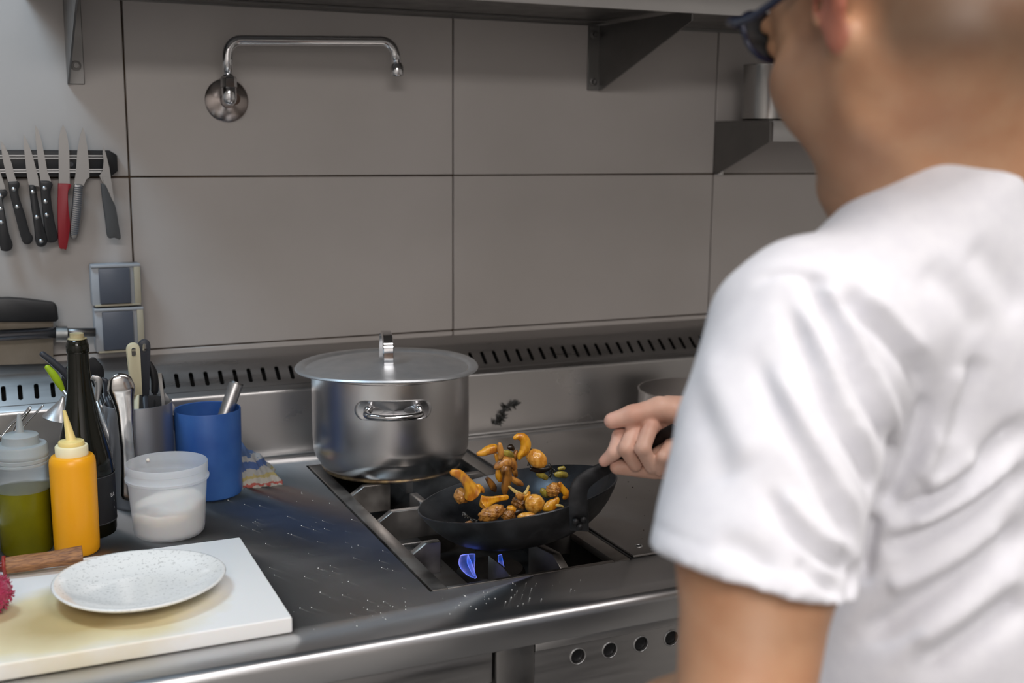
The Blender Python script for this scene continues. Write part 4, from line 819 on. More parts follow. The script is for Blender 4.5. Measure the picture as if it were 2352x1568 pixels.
for i in range(nu+1):
    u = i/nu
    for j in range(nv+1):
        s_ = j/nv; x = .126+(.190-.126)*u; hgt = (.056*(1-u)**.75+.009); ybase = -.265+.0*u; y = ybase+.15*s_*(1-.35*u)
        z = .9015+hgt*math.sin(min(1, s_*1.7)*PI/2)*(1 if s_ < .6 else 1-.55*(s_-.6)/.4)+.0025*math.sin(u*14+s_*9)+.0015*math.sin(u*31)
        V.append((x+.004*math.sin(s_*12)*u, y+.0018*math.sin(u*9), z))
for i in range(nu):
    for j in range(nv): a = i*(nv+1)+j; F.append((a, a+1, a+nv+2, a+nv+1))
o = obj('folded_towel', V, F, tw_m, smooth=True, origin=(.13, -.2, .9)); T(o, 'crumpled blue and grey striped towel behind the blue beaker', 'towel'); md = o.modifiers.new('s', 'SOLIDIFY'); md.thickness = .004; md.offset = -1
# ------------------------------------------------------------------ utensil caddy and its contents
CC = (-.0330, -.2700); cdm = mat('caddy_steel', (.42, .42, .44), .38, 1, aniso=.4)
cy_ = thing('utensil_caddy', 'round steel utensil holder crowded with kitchen tools left of the blue beaker', 'utensil holder', (*CC, .9))
v, f = lathe([(0, .9006), (.048, .9006), (.0505, .903), (.0512, .908), (.0512, 1.062), (.0505, 1.0625), (.0495, 1.062), (.0495, .906), (0, .904)], (*CC, 0), 64); obj('holder_wall', v, f, cdm, cy_, auto=True)
UG = 'tools standing in the steel utensil holder'
Zc = lambda zx, zy: (60+zx/6.533, 760+zy/6.533)
def inpt(dx, dy, z=.912): return np.array([CC[0]+dx, CC[1]+dy, z])
# cream handle with a hanging hole
def loop_handle(name, label, zpts, w, Y, m, root, cat='utensil', hole=True, th=.004):
    top, bot = [aty(*Zc(*p), Y) for p in zpts]; ax = (top-bot); L = np.linalg.norm(ax); ax /= L; sd = np.cross(ax, [0, -1, 0]); sd /= np.linalg.norm(sd); nn = np.cross(sd, ax)
    t = thing(name, label, cat, tuple(root), UG); V = []; F = []; n = 28
    def P(a, b, c): return bot+sd*a+ax*b+nn*c
    oc = L-w; hw = w*.36; hl = w*1.1
    outer = [(w*math.cos(q), oc+w*math.sin(q)) for q in np.linspace(0, PI, 13)]; inner = [(hw*math.cos(q), oc+hw*math.sin(q)-.0) for q in np.linspace(0, PI, 13)]
    outer += [(-w, oc-hl), (-w*.8, -.0), (w*.8, -.0), (w, oc-hl)]; inner += [(-hw, oc-hl*.8), (-hw*.5, oc-hl), (hw*.5, oc-hl), (hw, oc-hl*.8)]
    M = len(outer)
    for c in (-th, th):
        for a, b in outer: V.append(P(a, b, c))
        for a, b in inner: V.append(P(a, b, c))
    for k in range(M):
        l = (k+1) % M; F += [(k, l, M+l, M+k), (2*M+k, 2*M+l, 3*M+l, 3*M+k), (k, l, 2*M+l, 2*M+k), (M+k, M+l, 3*M+l, 3*M+k)]
    obj('handle', V, F, m, t, bevel=.0012)
    v, f = tube(np.array([bot+ax*.01, root]), [w*.5, .003], seg=12, flat=.5); obj('shank', v, f, m, t, smooth=True); return t
loop_handle('plastic_spatula', 'cream plastic tool handle with a hanging hole in the holder', [(1600, 185), (1665, 960)], .0095, -.262, cream_m, inpt(-.012, -.01))
loop_handle('black_ladle', 'black plastic ladle handle with a slot behind the cream one', [(1775, 130), (1775, 960)], .0088, -.235, blk2_m, inpt(.015, .01))
def bar_tool(name, label, pts, m, hmat_r, Y, root, cat='utensil', flat=.6, blade=None):
    P = [aty(*Zc(x, y), Y) for x, y, r in pts]; t = thing(name, label, cat, tuple(root), UG)
    v, f = rtube([np.append(p, r/6.533*1.75/FOC) for p, (x, y, r) in zip(P, pts)], .005, n=7, seg=14, flat=flat, up=(0, -1, 0)); obj('handle', v, f, m, t, smooth=True)
    v, f = tube(np.array([P[-1], root]), [.003, .0025], seg=10); obj('shank', v, f, hmat_r, t, smooth=True); return t
bar_tool('black_handled_tool', 'black cylindrical handle leaning far left over the holder', [(245, 345, 46), (380, 450, 52), (540, 590, 56), (640, 700, 50)], blk2_m, steel_m, -.255, inpt(.02, 0), flat=1)
bar_tool('vegetable_peeler', 'lime green plastic handle leaning left out of the holder', [(320, 545, 42), (400, 640, 56), (480, 760, 56), (555, 890, 32)], green_m, steel_m, -.285, inpt(.0, -.03), cat='peeler', flat=.8)
t = bar_tool('black_turner', 'broad rounded black turner blade behind the wine bottle neck', [(1000, 440, 60), (1030, 560, 120), (1060, 680, 110), (1060, 800, 60)], blk_m, blk_m, -.225, inpt(-.01, .03), flat=.12)
t = bar_tool('black_masher', 'rounded black tool head just left of the bottle neck', [(640, 560, 50), (610, 680, 70), (605, 800, 68), (620, 930, 50)], blk_m, blk_m, -.235, inpt(-.03, .0), flat=.5)
bar_tool('steel_tongs', 'flat steel tong arm right of the bottle shoulder', [(1010, 700, 40), (1075, 740, 62), (1085, 860, 50), (1060, 1050, 36)], steel_m, steel_m, -.285, inpt(-.02, -.02), cat='tongs', flat=.25)
bar_tool('black_spoon', 'small dark blue black handle tip beside the steel tong arm', [(1150, 720, 30), (1195, 760, 44), (1200, 860, 36), (1200, 980, 26)], blk2_m, blk2_m, -.27, inpt(.0, -.01), flat=.8)
bar_tool('black_whisk', 'curved black loop behind the black ladle handle', [(1860, 480, 30), (1900, 600, 60), (1930, 740, 62), (1930, 900, 60)], blk_m, blk_m, -.225, inpt(.03, .01), flat=.6)
# shiny scoop handle hanging on the front
sh_ = thing('steel_ice_tongs', 'broad shiny rounded steel handle at the front of the utensil holder', 'tongs', inpt(-.01, -.06, .905).tolist(), None)
P = [(1418, 800, 158), (1428, 880, 165), (1448, 1000, 138), (1480, 1200, 110), (1500, 1500, 95), (1530, 1900, 90), (1530, 2450, 95)]
pts = []
for x, y, r in P: pts.append(np.append(aty(*Zc(x, y), -.334), r*1.22/6.533*1.72/FOC))
v, f = rtube(pts, .005, n=8, seg=20, flat=.28, up=(0, -1, 0)); obj('handle', v, f, mat('polished_scoop', (.6, .58, .56), .14, 1), sh_, smooth=True)
# tongs edge on right side
rt = thing('thin_steel_skimmer', 'thin upright steel strip rising at the right of the utensil holder', 'utensil', inpt(.045, -.02, .91).tolist(), UG)
v, f = strap([aty(*Zc(2010, 630), -.285), aty(*Zc(2020, 760), -.285), aty(*Zc(2060, 1100), -.288), aty(*Zc(2090, 1560), -.29), inpt(.042, -.012, .912)], [.0032, .003, .0028, .0028, .002], .0012, RGT); obj('handle', v, f, steel_m, rt, auto=True)
rt = thing('steel_server', 'wide bent steel blade between the utensil holder and the blue beaker', 'utensil', inpt(.05, .0, .91).tolist(), UG)
v, f = prism([aty(*Zc(*p), -.262) for p in ((2085, 920), (2230, 1130), (2215, 1260), (2110, 1255), (2080, 1100))], .0015, (0, 1, 0)); obj('blade', v, f, steel_m, rt)
v, f = prism([aty(*Zc(*p), -.262) for p in ((2110, 1260), (2215, 1265), (2230, 1500), (2140, 1400))], .0018, (0, 1, 0)); obj('neck', v, f, blk2_m, rt)
v, f = tube(np.array([aty(*Zc(2180, 1400), -.262), inpt(.047, -.003, .912)]), [.003, .002], seg=8); obj('shank', v, f, blk2_m, rt, smooth=True)
# funnel hanging by the holder at the left
fu = thing('steel_funnel', 'small steel cone leaning behind the yellow sauce bottle', 'funnel', tuple(aty(*Zc(500, 1330), -.3)))
ctop = aty(*Zc(560, 980), -.30); cbot = aty(*Zc(470, 1330), -.30); axv = ctop-cbot; L = np.linalg.norm(axv)
v, f = lathe([(.022, 0), (.0225, .001), (.0035, L*.85), (.003, L), (.0022, L), (.0028, L*.85), (.0212, .001)], tuple(cbot), 40, axis=axv); obj('cone', v, f, steel_m, fu, auto=True)
# tongs and dark pan at the far left
tg_ = thing('chef_tongs', 'pair of thin steel tongs behind the oil bottle', 'tongs', tuple(aty(60, 1000, -.33)))
for a, b, r in (((22, 1012), (68, 938), .0042), ((34, 1008), (98, 932), .0022), ((4, 1000), (60, 948), .003)):
    v, f = rtube([aty(*a, -.33), aty((a[0]+b[0])/2-3, (a[1]+b[1])/2-2, -.325), aty(*b, -.33)], r, n=5, flat=.6); obj('arm', v, f, chrome_m, tg_, smooth=True)
v, f = tube(np.array([aty(4, 1000, -.33), aty(-60, 1090, -.31), aty(-70, 1130, -.30)]), .004, seg=8); obj('spring_end', v, f, chrome_m, tg_, smooth=True)
dp = thing('dark_bowl', 'dark round metal bowl standing by the splashback at the left edge', 'bowl', (-.33, -.22, .9))
v, f = lathe([(0, .901), (.05, .901), (.075, .92), (.088, .965), (.0905, .968), (.089, .970), (.086, .966), (.073, .922), (.05, .905), (0, .904)], (-.325, -.225, 0), 48); obj('bowl_wall', v, f, iron_m, dp, auto=True)
# ------------------------------------------------------------------ salt grains on the worktop
gr_ = []
for k in range(120):
    if k < 55: x, y = rng.normal(.30, .07), rng.normal(-.835, .024)
    elif k < 130: x, y = rng.uniform(.08, .25), rng.uniform(-.85, -.3)
    else: x, y = rng.uniform(.1, .8), rng.uniform(-.88, -.81)
    if y < -.895 or (BX0-.004 < x < BX1+.01 and y > BY0-.004) or (x < .075 and y < -.54): continue
    s = rng.uniform(.0002, .0006); V_, F_ = box(x-s, x+s, y-s*.8, y+s*.8, .9001, .9001+s*1.4); gr_.append((V_, F_))
o = obj('salt_grains', *join(*gr_), mat('salt', 'f2f2ee', .6)); T(o, 'scattered white salt grains on the steel worktop around the hob', 'salt', kind='stuff')
cr_ = []
for k in range(120):
    x, y = rng.uniform(.57, 1.2), rng.uniform(-.78, -.17); s = rng.uniform(.0003, .0011); cr_.append(box(x-s, x+s, y-s*.7, y+s*.7, .9046, .9046+s))
o = obj('burnt_crumbs', *join(*cr_), M_D); T(o, 'tiny burnt crumbs scattered over the flat cooking plate', 'crumbs', kind='stuff')
exec_person = True
# PERSON_HERE
# ------------------------------------------------------------------ the cook
skin_m = mat('skin', 'ffffff', .5, noise=26, col2='f1e6e0', sss=.12, bump=(160, .12), attr='tone'); skin_m.node_tree.nodes['Principled BSDF'].inputs['Subsurface Scale'].default_value = .004
shirt_m = mat('white_cotton', 'dfdfe4', .85, noise=60, col2='d9d9df', sheen=.2, bump=(900, .15))
hair_m = mat('dark_brown_hair', (.018, .011, .007), .6, bump=(260, .8), stretch=(1, 1, .3)); trouser_m = mat('dark_trousers', (.02, .022, .028), .85, bump=(500, .2)); shoe_m = mat('black_shoe', (.01, .01, .01), .4)
def unit(v): v = np.array(v, float); return v/np.linalg.norm(v)
HY, HP = math.radians(99.5), math.radians(26)
hF = np.array([math.cos(HY)*math.cos(HP), math.sin(HY)*math.cos(HP), -math.sin(HP)]); hL = unit(np.cross([0, 0, 1], hF)); hU = np.cross(hF, hL)
HS = 1.04
canal = at(1920, 56, .872)
HC = canal-(hL*.072+hF*-.006+hU*-.020)*HS
HAX = np.array([hF, hL, hU])
def hp_(f, l, u): return HC+(hF*f+hL*l+hU*u)*HS
C7 = at(2325, 372, .92); NB = at(2285, 440, 1.005)
LS = at(1800, 770, .885); LE = at(1700, 1690, .80); LW = LE+np.array([.03, .20, -.10]); 
RS = LS+np.array([.385, .03, .01]); 
WR = at(1640, 985, 1.45); RE = np.array([.70, -1.20, 1.075]); 
d_ = RE-RS; RE = RS+d_
CH = C7+np.array([.015, .06, -.22]); 
ear_c = hp_(-.012, .079, .006)
def head(P):
    q = ((P-HC.astype(np.float32)) @ HAX.T.astype(np.float32))/HS
    e = lambda c, r: ell(q, c, r)
    c_ = lambda a, b, ra, rb=None: cap(q, a, b, ra, rb)
    d = e((-.012, 0, .030), (.098, .0745, .088))                                     # cranium
    d = smin(d, e((.035, 0, -.035), (.06, .058, .075)), .03)                        # face block
    for s in (-1, 1):
        d = smin(d, c_((.0, s*.052, -.045), (.012, s*.049, -.082), .017, .014), .022)     # ramus
        d = smin(d, c_((.012, s*.049, -.082), (.078, s*.018, -.112), .014, .013), .022) # jaw line
        d = smin(d, e((.066, s*.040, -.025), (.022, .02, .016)), .02)                   # cheekbone
        d = smin(d, c_((.083, s*.035, .031), (.091, s*.01, .027), .0075), .012)       # brow
    for s in (-1, 1): d = smin(d, e((.040, s*.043, -.048), (.044, .026, .042)), .02)
    d = smin(d, e((.085, 0, -.112), (.016, .022, .016)), .02)                       # chin
    d = smin(d, c_((.086, 0, .022), (.096, 0, -.020), .007, .010), .012)           # nose
    for s in (-1, 1): d = smin(d, e((.091, s*.011, -.026), (.009, .007, .007)), .006)
    d = smin(d, e((.090, 0, -.056), (.012, .024, .006)), .006); d = smin(d, e((.088, 0, -.067), (.012, .021, .0065)), .006)
    d = smax(d, -e((.103, 0, -.0615), (.012, .02, .0016)), .003)
    for s in (-1, 1): d = smax(d, -e((.094, s*.032, .014), (.016, .016, .010)), .012)
    for s in (-1, 1): d = smin(d, e((.079, s*.031, .013), (.012, .0125, .0115)), .002)      # eyeballs
    d = smin(d, e((-.055, 0, -.05), (.05, .058, .05)), .03)                         # nape
    for s in (-1, 1):   # ears
        o_ = np.array([0, 0, 0])
        c20, s20 = math.cos(.38), math.sin(.38); er = ell(q, (-.017, s*.0835, .006), (.021, .0075, .035), ((c20, -s*s20, 0), (s*s20, c20, 0), (0, 0, 1))); 
        er = smin(er, e((-.009, s*.0775, -.029), (.0115, .0065, .0150)), .006)              # lobe
        er = smax(er, -e((-.012, s*.0925, .006), (.0125, .0105, .022)), .004)
        er = smin(er, c_((.002, s*.079, -.006), (.000, s*.081, -.016), .0045), .004)        # tragus
        er = smax(er, -c_((-.003, s*.10, -.004), (-.003, s*.06, -.002), .0042), .002)
        d = smin(d, er, .004)
    return d*HS*.9
CWn = at(2060, 330, .93)
def body_f(P):
    P = P.astype(np.float32); d = head(P)
    nk = cap(P, hp_(-.035, 0, -.05), NB, .066, .080)
    nk = smin(nk, cap(P, hp_(.045, .012, -.092), at(2125, 490, 1.0), .036, .048), .03)
    nk = smin(nk, cap(P, hp_(-.02, .05, -.06), at(2055, 505, .965), .022, .025), .03)     # sternomastoid
    d = smin(d, nk, .025)
    t = cap(P, C7+np.array([-.02, .03, -.04]), LS*.55+C7*.45+np.array([0, .01, -.012]), .050, .036)
    t = smin(t, cap(P, C7+np.array([.02, .03, -.04]), RS*.55+C7*.45+np.array([0, .01, -.012]), .050, .036), .04)
    d = smin(d, t, .045)
    to = ell(P, CH, (.155, .095, .19)); to = smin(to, cap(P, LS+[.03, 0, 0], RS-[.03, 0, 0], .05), .05)
    to = smin(to, ell(P, CH+np.array([.02, .0, -.25]), (.145, .095, .2)), .07); d = smin(d, to, .05)
    d = smin(d, smin(cap(P, LS, LS*.45+LE*.55, .052, .057), cap(P, LS*.45+LE*.55, LE, .057, .045), .02), .03)
    d = smin(d, cap(P, LE, LW, .044, .028), .015); d = smin(d, cap(P, LE*.75+LW*.25, LE*.5+LW*.5, .046, .04), .02)
    d = smin(d, cap(P, RS, RE, .054, .042), .03); d = smin(d, smin(cap(P, RE, RE*.6+WR*.4, .042, .042), cap(P, RE*.6+WR*.4, WR, .042, .0285), .01), .015)
    # relaxed left hand (below the frame)
    ld_ = unit(LW-LE); sd = unit(np.cross(ld_, [0, 0, 1])); pd = np.cross(sd, ld_)
    h = ell(P, LW+ld_*.05, (.05, .022, .035), (ld_, pd, sd)); h = smin(h, cap(P, LW, LW+ld_*.03, .026, .024), .015)
    for k, (o_, l) in enumerate(((-.03, .075), (-.01, .085), (.01, .08), (.028, .062))):
        a = LW+ld_*.085+sd*o_; b = a+ld_*l*.5-pd*.012; c = b+ld_*l*.35-pd*.028; h = smin(h, smin(cap(P, a, b, .009, .0082), cap(P, b, c, .0082, .007), .003), .004)
    a = LW+ld_*.03-sd*.03; h = smin(h, smin(cap(P, a, a+ld_*.035-sd*.02-pd*.012, .012, .0105), cap(P, a+ld_*.035-sd*.02-pd*.012, a+ld_*.065-sd*.022-pd*.02, .0105, .008), .003), .006)
    d = smin(d, h, .008)
    return d
# right hand closed round the pan handle
hk = lambda x, y, dd: at(x, y, 1.442+dd)
FING = [([(1462, 990, .034), (1424, 1001, .004), (1410, 1040, -.008), (1388, 1059, -.001)], (.0103, .0098, .0088, .0072)),
        ([(1500, 985, .032), (1457, 986, -.004), (1437, 1030, -.018), (1460, 1068, -.010)], (.0108, .0102, .0094, .0082)),
        ([(1535, 985, .028), (1494, 978, -.012), (1476, 1030, -.028), (1497, 1072, -.016)], (.0108, .0104, .0096, .0084)),
        ([(1565, 1000, .022), (1542, 1022, -.006), (1522, 1050, -.024), (1515, 1080, -.014)], (.0100, .0092, .0086, .0074))]
THB = ([(1590, 955, .004), (1515, 938, -.008), (1452, 953, -.010), (1406, 966, -.006)], (.0190, .0145, .0122, .0102))
def hand_f(P):
    P = P.astype(np.float32)
    d = cap(P, WR, hk(1560, 985, .016), .027, .026)
    d = smin(d, cap(P, hk(1560, 975, .022), hk(1490, 985, .030), .022, .015), .014)
    d = smin(d, cap(P, hk(1585, 1010, .0), hk(1535, 1068, .000), .022, .0175), .014)     # heel of the hand
    d = smin(d, ell(P, hk(1520, 1058, .006), (.021, .018, .018)), .012)
    d = smin(d, cap(P, hk(1600, 950, .01), hk(1535, 940, .004), .022, .0175), .012)
    d = smin(d, cap(P, hk(1418, 1072, .004), hk(1500, 1076, .004), .0095, .013), .006)
    for pts, rr in FING:
        J = [hk(*p) for p in pts]; f = None
        for a, b, ra, rb in zip(J, J[1:], rr, rr[1:]):
            c = cap(P, a, b, ra, rb); f = c if f is None else smin(f, c, .0028)
        d = smin(d, f, .0030)
    J = [hk(*p) for p in THB[0]]; f = None
    for a, b, ra, rb in zip(J, J[1:], THB[1], THB[1][1:]):
        c = cap(P, a, b, ra, rb); f = c if f is None else smin(f, c, .005)
    d = smin(d, f, .0042)
    return d
fa_ax = unit(WR-RE); cutp = WR-fa_ax*.03
def body_cut(P): return np.maximum(body_f(P), (P-cutp.astype(np.float32)) @ fa_ax.astype(np.float32))
def arm_f(P): return smin(hand_f(P), smin(cap(P, RE, RE*.6+WR*.4, .042, .042), cap(P, RE*.6+WR*.4, WR, .042, .0285), .01), .012)
def hand_cut(P): return np.maximum(arm_f(P), -((P-(cutp-fa_ax*.002).astype(np.float32)) @ fa_ax.astype(np.float32)))
cook = thing('person', 'cook in white t-shirt and dark blue glasses seen from behind, gripping the frying pan', 'person', (C7[0], C7[1], 0))
V1, F1 = sdf_mesh(body_cut, np.array([.0, -1.66, .70]), np.array([.92, -.95, 1.80]), .0042)
hw_ = at(1500, 1010, 1.445); V2, F2 = sdf_mesh(hand_cut, hw_-[.12, .14, .11], hw_+[.14, .12, .11], .0017)
Vb = np.vstack([V1, V2]); Fb = np.vstack([F1, F2+len(V1)])
body = raw_obj('body', Vb, Fb, skin_m, cook)
# skin tone: ruddy ear, stubble on jaw and nape
q = ((Vb-HC) @ HAX.T)/HS; base = np.array(lin('c09473')[:3]); tone = np.tile(base, (len(Vb), 1))
def blend(w_, c): 
    global tone
    w_ = np.clip(w_, 0, 1)[:, None]; tone = tone*(1-w_)+np.array(lin(c)[:3])*w_
ss = lambda x, a, b: np.clip((x-a)/(b-a), 0, 1)**2*(3-2*np.clip((x-a)/(b-a), 0, 1))
isn = rng.normal(size=len(Vb))*.5
de = np.minimum.reduce([ell(q, (-.017, s*.0850, .006), (.023, .0100, .037), ((math.cos(.38), -s*math.sin(.38), 0), (s*math.sin(.38), math.cos(.38), 0), (0, 0, 1))) for s in (-1, 1)]+[ell(q, (-.009, s*.0815, -.029), (.0135, .0070, .0165)) for s in (-1, 1)])
ears = (de < .001) & (np.abs(q[:, 1]) > .0735)
blend(.8*(1-ss(de, -.002, .002))*(np.abs(q[:, 1]) > .0725), 'b06858')
bd = ss(q[:, 0], -.005, .02)*ss(-q[:, 2], .0, .03)*(1-ss(-q[:, 2], .13, .15))*(np.abs(q[:, 2]) < .2)
blend(.42*bd*(~ears), '6f5a4c')
sd_ = ss(q[:, 0], .0, .012)*(1-ss(q[:, 0], .03, .045))*ss(q[:, 2], -.04, 0)*(np.abs(q[:, 2]) < .2); blend(.4*sd_*(~ears), '5f4c40')
hr = ss(-q[:, 0], .02, .05)*ss(q[:, 2]+.5*(-q[:, 0]-.06), -.118, -.055)*(q[:, 2] < .2)*(np.linalg.norm(q, axis=1) < .15); blend(.80*hr*(~ears), '44382d')
hr2 = ss(q[:, 2], .035, .06)*(q[:, 0] < .075)*(q[:, 2] < .3); blend(.9*hr2*(~ears), '2b2019')
lips = (np.abs(q[:, 1]) < .026) & (q[:, 0] > .088) & (q[:, 2] < -.05) & (q[:, 2] > -.074); blend(.7*lips, '9c5a4e')
hm = np.linalg.norm(Vb-hw_, axis=1) < .12; blend(.85*hm, 'dcb4a2')
tip = np.zeros(len(Vb)); 
for pnt in [FING[0][0][3], FING[1][0][1], FING[2][0][1], FING[0][0][1], THB[0][3], THB[0][2]]: tip = np.maximum(tip, np.exp(-(np.linalg.norm(Vb-hk(*pnt), axis=1)/.014)**2))
blend(.4*tip, 'c77f70')
ca2 = body.data.color_attributes.new('tone', 'FLOAT_COLOR', 'POINT'); ca2.data.foreach_set('color', np.hstack([tone, np.ones((len(tone), 1))]).astype(np.float32).ravel())
# eyes: iris discs as parts
for s in (-1, 1):
    v, f = lathe([(0, 0), (.0055, 0), (.0055, .0006), (0, .001)], tuple(hp_(.0912, s*.031, .012)), 18, axis=hF); obj('iris', v, f, mat('brown_iris', (.05, .025, .012), .2) if s < 0 else MATS['brown_iris'], cook)
nail_m = mat('nail', 'd9ab9a', .3)
# hair on top: a shell over the upper skull
def hair_f(P):
    P = P.astype(np.float32); q = ((P-HC.astype(np.float32)) @ HAX.T.astype(np.float32))/HS
    d = ell(q, (-.013, 0, .033), (.1005, .0765, .096)); d = smin(d, ell(q, (.045, 0, .098), (.045, .05, .028)), .04)
    cutn = -(q[:, 2]-.046-.50*q[:, 0])*.85
    cutf = (q[:, 0]-.30*(q[:, 2]-.08)-.074)
    return smax(smax(d, cutn, .012), cutf, .012)*HS
V, F = sdf_mesh(hair_f, HC-.17, HC+.17, .0036); raw_obj('hair', V, F, hair_m, cook)
# eyeglasses
gl = bpy.data.objects.new('eyeglasses', None); C.objects.link(gl); gl.parent = cook; LOC[gl.name] = LOC[cook.name].copy()
gm = mat('navy_acetate', (.008, .012, .035), .25, coat=.5); lens_m = mat('smoky_lens', (.05, .055, .06), .06, alpha=.72)
for s in (-1, 1):
    ctr = np.array([.094, s*.032, .027]); rim = []
    for k in range(41):
        a = 2*PI*k/40; rx, rz = .0265, .0215; cx = math.copysign(abs(math.cos(a))**.8, math.cos(a)); cz = math.copysign(abs(math.sin(a))**.8, math.sin(a))
        rim.append(hp_(ctr[0]-.10*abs(ctr[1]+rx*cx)+.0, ctr[1]+rx*cx, ctr[2]+rz*cz))
    v, f = tube(np.array(rim), .0026, seg=10, cap=False, up=tuple(hU)); obj('rim', v, f, gm, gl, smooth=True)
    cen = np.mean(rim[:-1], 0); V = [cen]+rim[:-1]; V2_ = [p-hF*.0012 for p in V]; n = len(rim)-1
    F = [(0, 1+k, 1+(k+1) % n) for k in range(n)]+[(n+1, n+2+(k+1) % n, n+2+k) for k in range(n)]; obj('lens', V+V2_, F, lens_m, gl, smooth=True)
    tm = [hp_(.092, s*.0600, .037), hp_(.088, s*.071, .037), hp_(.06, s*.078, .024), hp_(.0, s*.0805, .020), hp_(-.02, s*.081, .018), hp_(-.04, s*.077, -.004)]
    v, f = rtube([np.append(p, .0028) for p in tm], .0028, n=6, flat=1.3); obj('temple_arm', v, f, gm, gl, smooth=True)
v, f = rtube([np.append(hp_(.1035, -.008, .033), .0022), np.append(hp_(.1055, 0, .036), .0022), np.append(hp_(.1035, .008, .033), .0022)], .0022); obj('bridge', v, f, gm, gl, smooth=True)
# t-shirt
HM = at(1716, 1300, .83); AX = unit(HM-LS)
hemL, hemR, hemF = at(1478, 1248, .845), at(1948, 1372, .83), at(1700, 1340, .765)
hn = unit(np.cross(hemR-hemL, hemF-hemL)); hn = hn if hn @ AX > 0 else -hn
RHM = RS*.42+RE*.58; RAX = unit(RE-RS)
def shirt_f(P):
    P = P.astype(np.float32)
    sl = cap(P, LS+[.010, 0, .0], HM+AX*.10, .067, .079)
    sl = smin(sl, cap(P, LS+[.03, 0, .004], LS*.5+HM*.5+[.012, 0, 0], .064, .07), .02)
    sl = np.maximum(sl, ((P-hemL.astype(np.float32)) @ hn.astype(np.float32)))
    inn = smax(cap(P, LS*.3+HM*.7, HM+AX*.15, .058, .0745), -((P-(HM-AX*.05).astype(np.float32)) @ AX.astype(np.float32)), .004)
    sl = smax(sl, -inn, .002)
    sr = np.maximum(cap(P, RS, RHM+RAX*.1, .064, .075), ((P-RHM.astype(np.float32)) @ RAX.astype(np.float32)))
    to = ell(P, CH+[0, 0, .0], (.172, .112, .20)); to = smin(to, cap(P, LS+[.035, 0, -.004], RS-[.035, 0, .004], .060), .06)
    tr_ = cap(P, C7+np.array([.0, .030, .000]), LS*.66+C7*.34+np.array([0, .005, -.030]), .062, .050)
    tr_ = smin(tr_, cap(P, C7+np.array([.04, .030, .004]), RS*.6+C7*.4+np.array([0, .005, .030]), .062, .050), .03)
    to = smin(to, tr_, .06); to = smin(to, ell(P, CH+np.array([.040, .008, -.24]), (.176, .118, .22)), .08)
    to = smin(to, cap(P, CH+[.04, 0.01, -.2], CH+[.055, .03, -.42], .13, .13), .08)
    to = smax(to, -(P[:, 2]-(CH[2]-.40)), .004)
    d = smin(to, sl, .022); d = smin(d, sr, .03)
    # neck opening
    no = cap(P, at(2275, 520, 1.035), at(2275, 250, 1.015), .104, .112)
    d = smax(d, -no, .006)
    return d
V, F = sdf_mesh(shirt_f, np.array([.05, -1.72, CH[2]-.46]), np.array([.98, -1.05, 1.62]), .0042)
shirt = raw_obj('t_shirt', V, F, shirt_m, cook)
# folds: creases run over the cloth from shoulder to armpit and across the back
bvh = BVHTree.FromPolygons([tuple(x) for x in V], [tuple(int(i) for i in f) for f in F])
def on_shirt(x, y):
    h = bvh.ray_cast(Vector(CAM), Vector(unit(ray(x, y)))); return np.array(h[0]) if h[0] else None
Zs = lambda x, y: (1440+x*.681, 500+y*.681)
FOLDS = [([(600, 190), (640, 260), (700, 350), (770, 500), (850, 680), (895, 840)], -.0060, .0070),
 ([(660, 210), (720, 310), (800, 470), (870, 620), (920, 780)], .0045, .0070),
 ([(540, 300), (610, 460), (690, 640), (790, 800), (855, 960)], -.0055, .0070),
 ([(580, 290), (660, 460), (740, 640), (830, 800)], .0035, .006),
 ([(430, 470), (540, 690), (640, 850), (720, 990), (790, 1110)], -.0050, .0075),
 ([(480, 500), (590, 690), (690, 860), (780, 1010)], .0035, .0065),
 ([(470, 920), (590, 1070), (700, 1150), (790, 1180)], -.0055, .0065),
 ([(520, 930), (640, 1060), (740, 1120)], .0035, .006),
 ([(580, 1150), (650, 1220), (740, 1275)], -.0050, .0055), ([(300, 1090), (420, 1130), (480, 1200)], -.0025, .008),
 ([(1020, 600), (985, 720), (940, 850), (870, 985)], -.0060, .0075), ([(1060, 700), (1000, 860), (900, 970)], .0040, .006),
 ([(720, 240), (800, 320), (890, 390), (970, 500), (1010, 620)], -.0060, .0085), ([(790, 250), (900, 350), (1000, 470)], .0035, .008),
 ([(1190, 470), (1150, 600), (1090, 760)], -.0045, .009), ([(1130, 500), (1100, 640), (1080, 740)], .003, .008),
 ([(1360, 690), (1260, 770), (1150, 880), (1010, 965), (880, 1015)], -.0080, .0085), ([(1200, 800), (1100, 880), (1000, 915)], .0050, .008),
 ([(1360, 840), (1260, 920), (1150, 1000), (960, 1095), (860, 1105)], -.0070, .0085), ([(1330, 820), (1200, 920), (1060, 1000), (950, 1040)], .0045, .008),
 ([(1360, 1030), (1240, 1120), (1100, 1230), (920, 1350), (790, 1420)], -.0075, .0110), ([(1300, 1020), (1150, 1130), (960, 1220), (870, 1230)], .0045, .0095),
 ([(1360, 1280), (1250, 1350), (1120, 1440), (960, 1540)], -.0070, .0110), ([(1330, 1180), (1150, 1320), (960, 1440)], .0040, .011),
 ([(830, 1000), (815, 1090), (790, 1190), (760, 1290)], -.0080, .0070), ([(860, 980), (940, 930), (1010, 880)], -.005, .007),
 ([(430, 215), (500, 192), (580, 190), (645, 207), (700, 235)], -.0022, .0030),
 ([(200, 560), (300, 760), (330, 900)], -.0018, .012), ([(250, 400), (330, 640), (420, 830)], .0018, .012),
 ([(1150, 100), (1250, 200), (1339, 330)], -.0025, .014), ([(1000, 160), (1120, 260), (1200, 400)], -.0025, .013)]
N = np.zeros_like(V); 
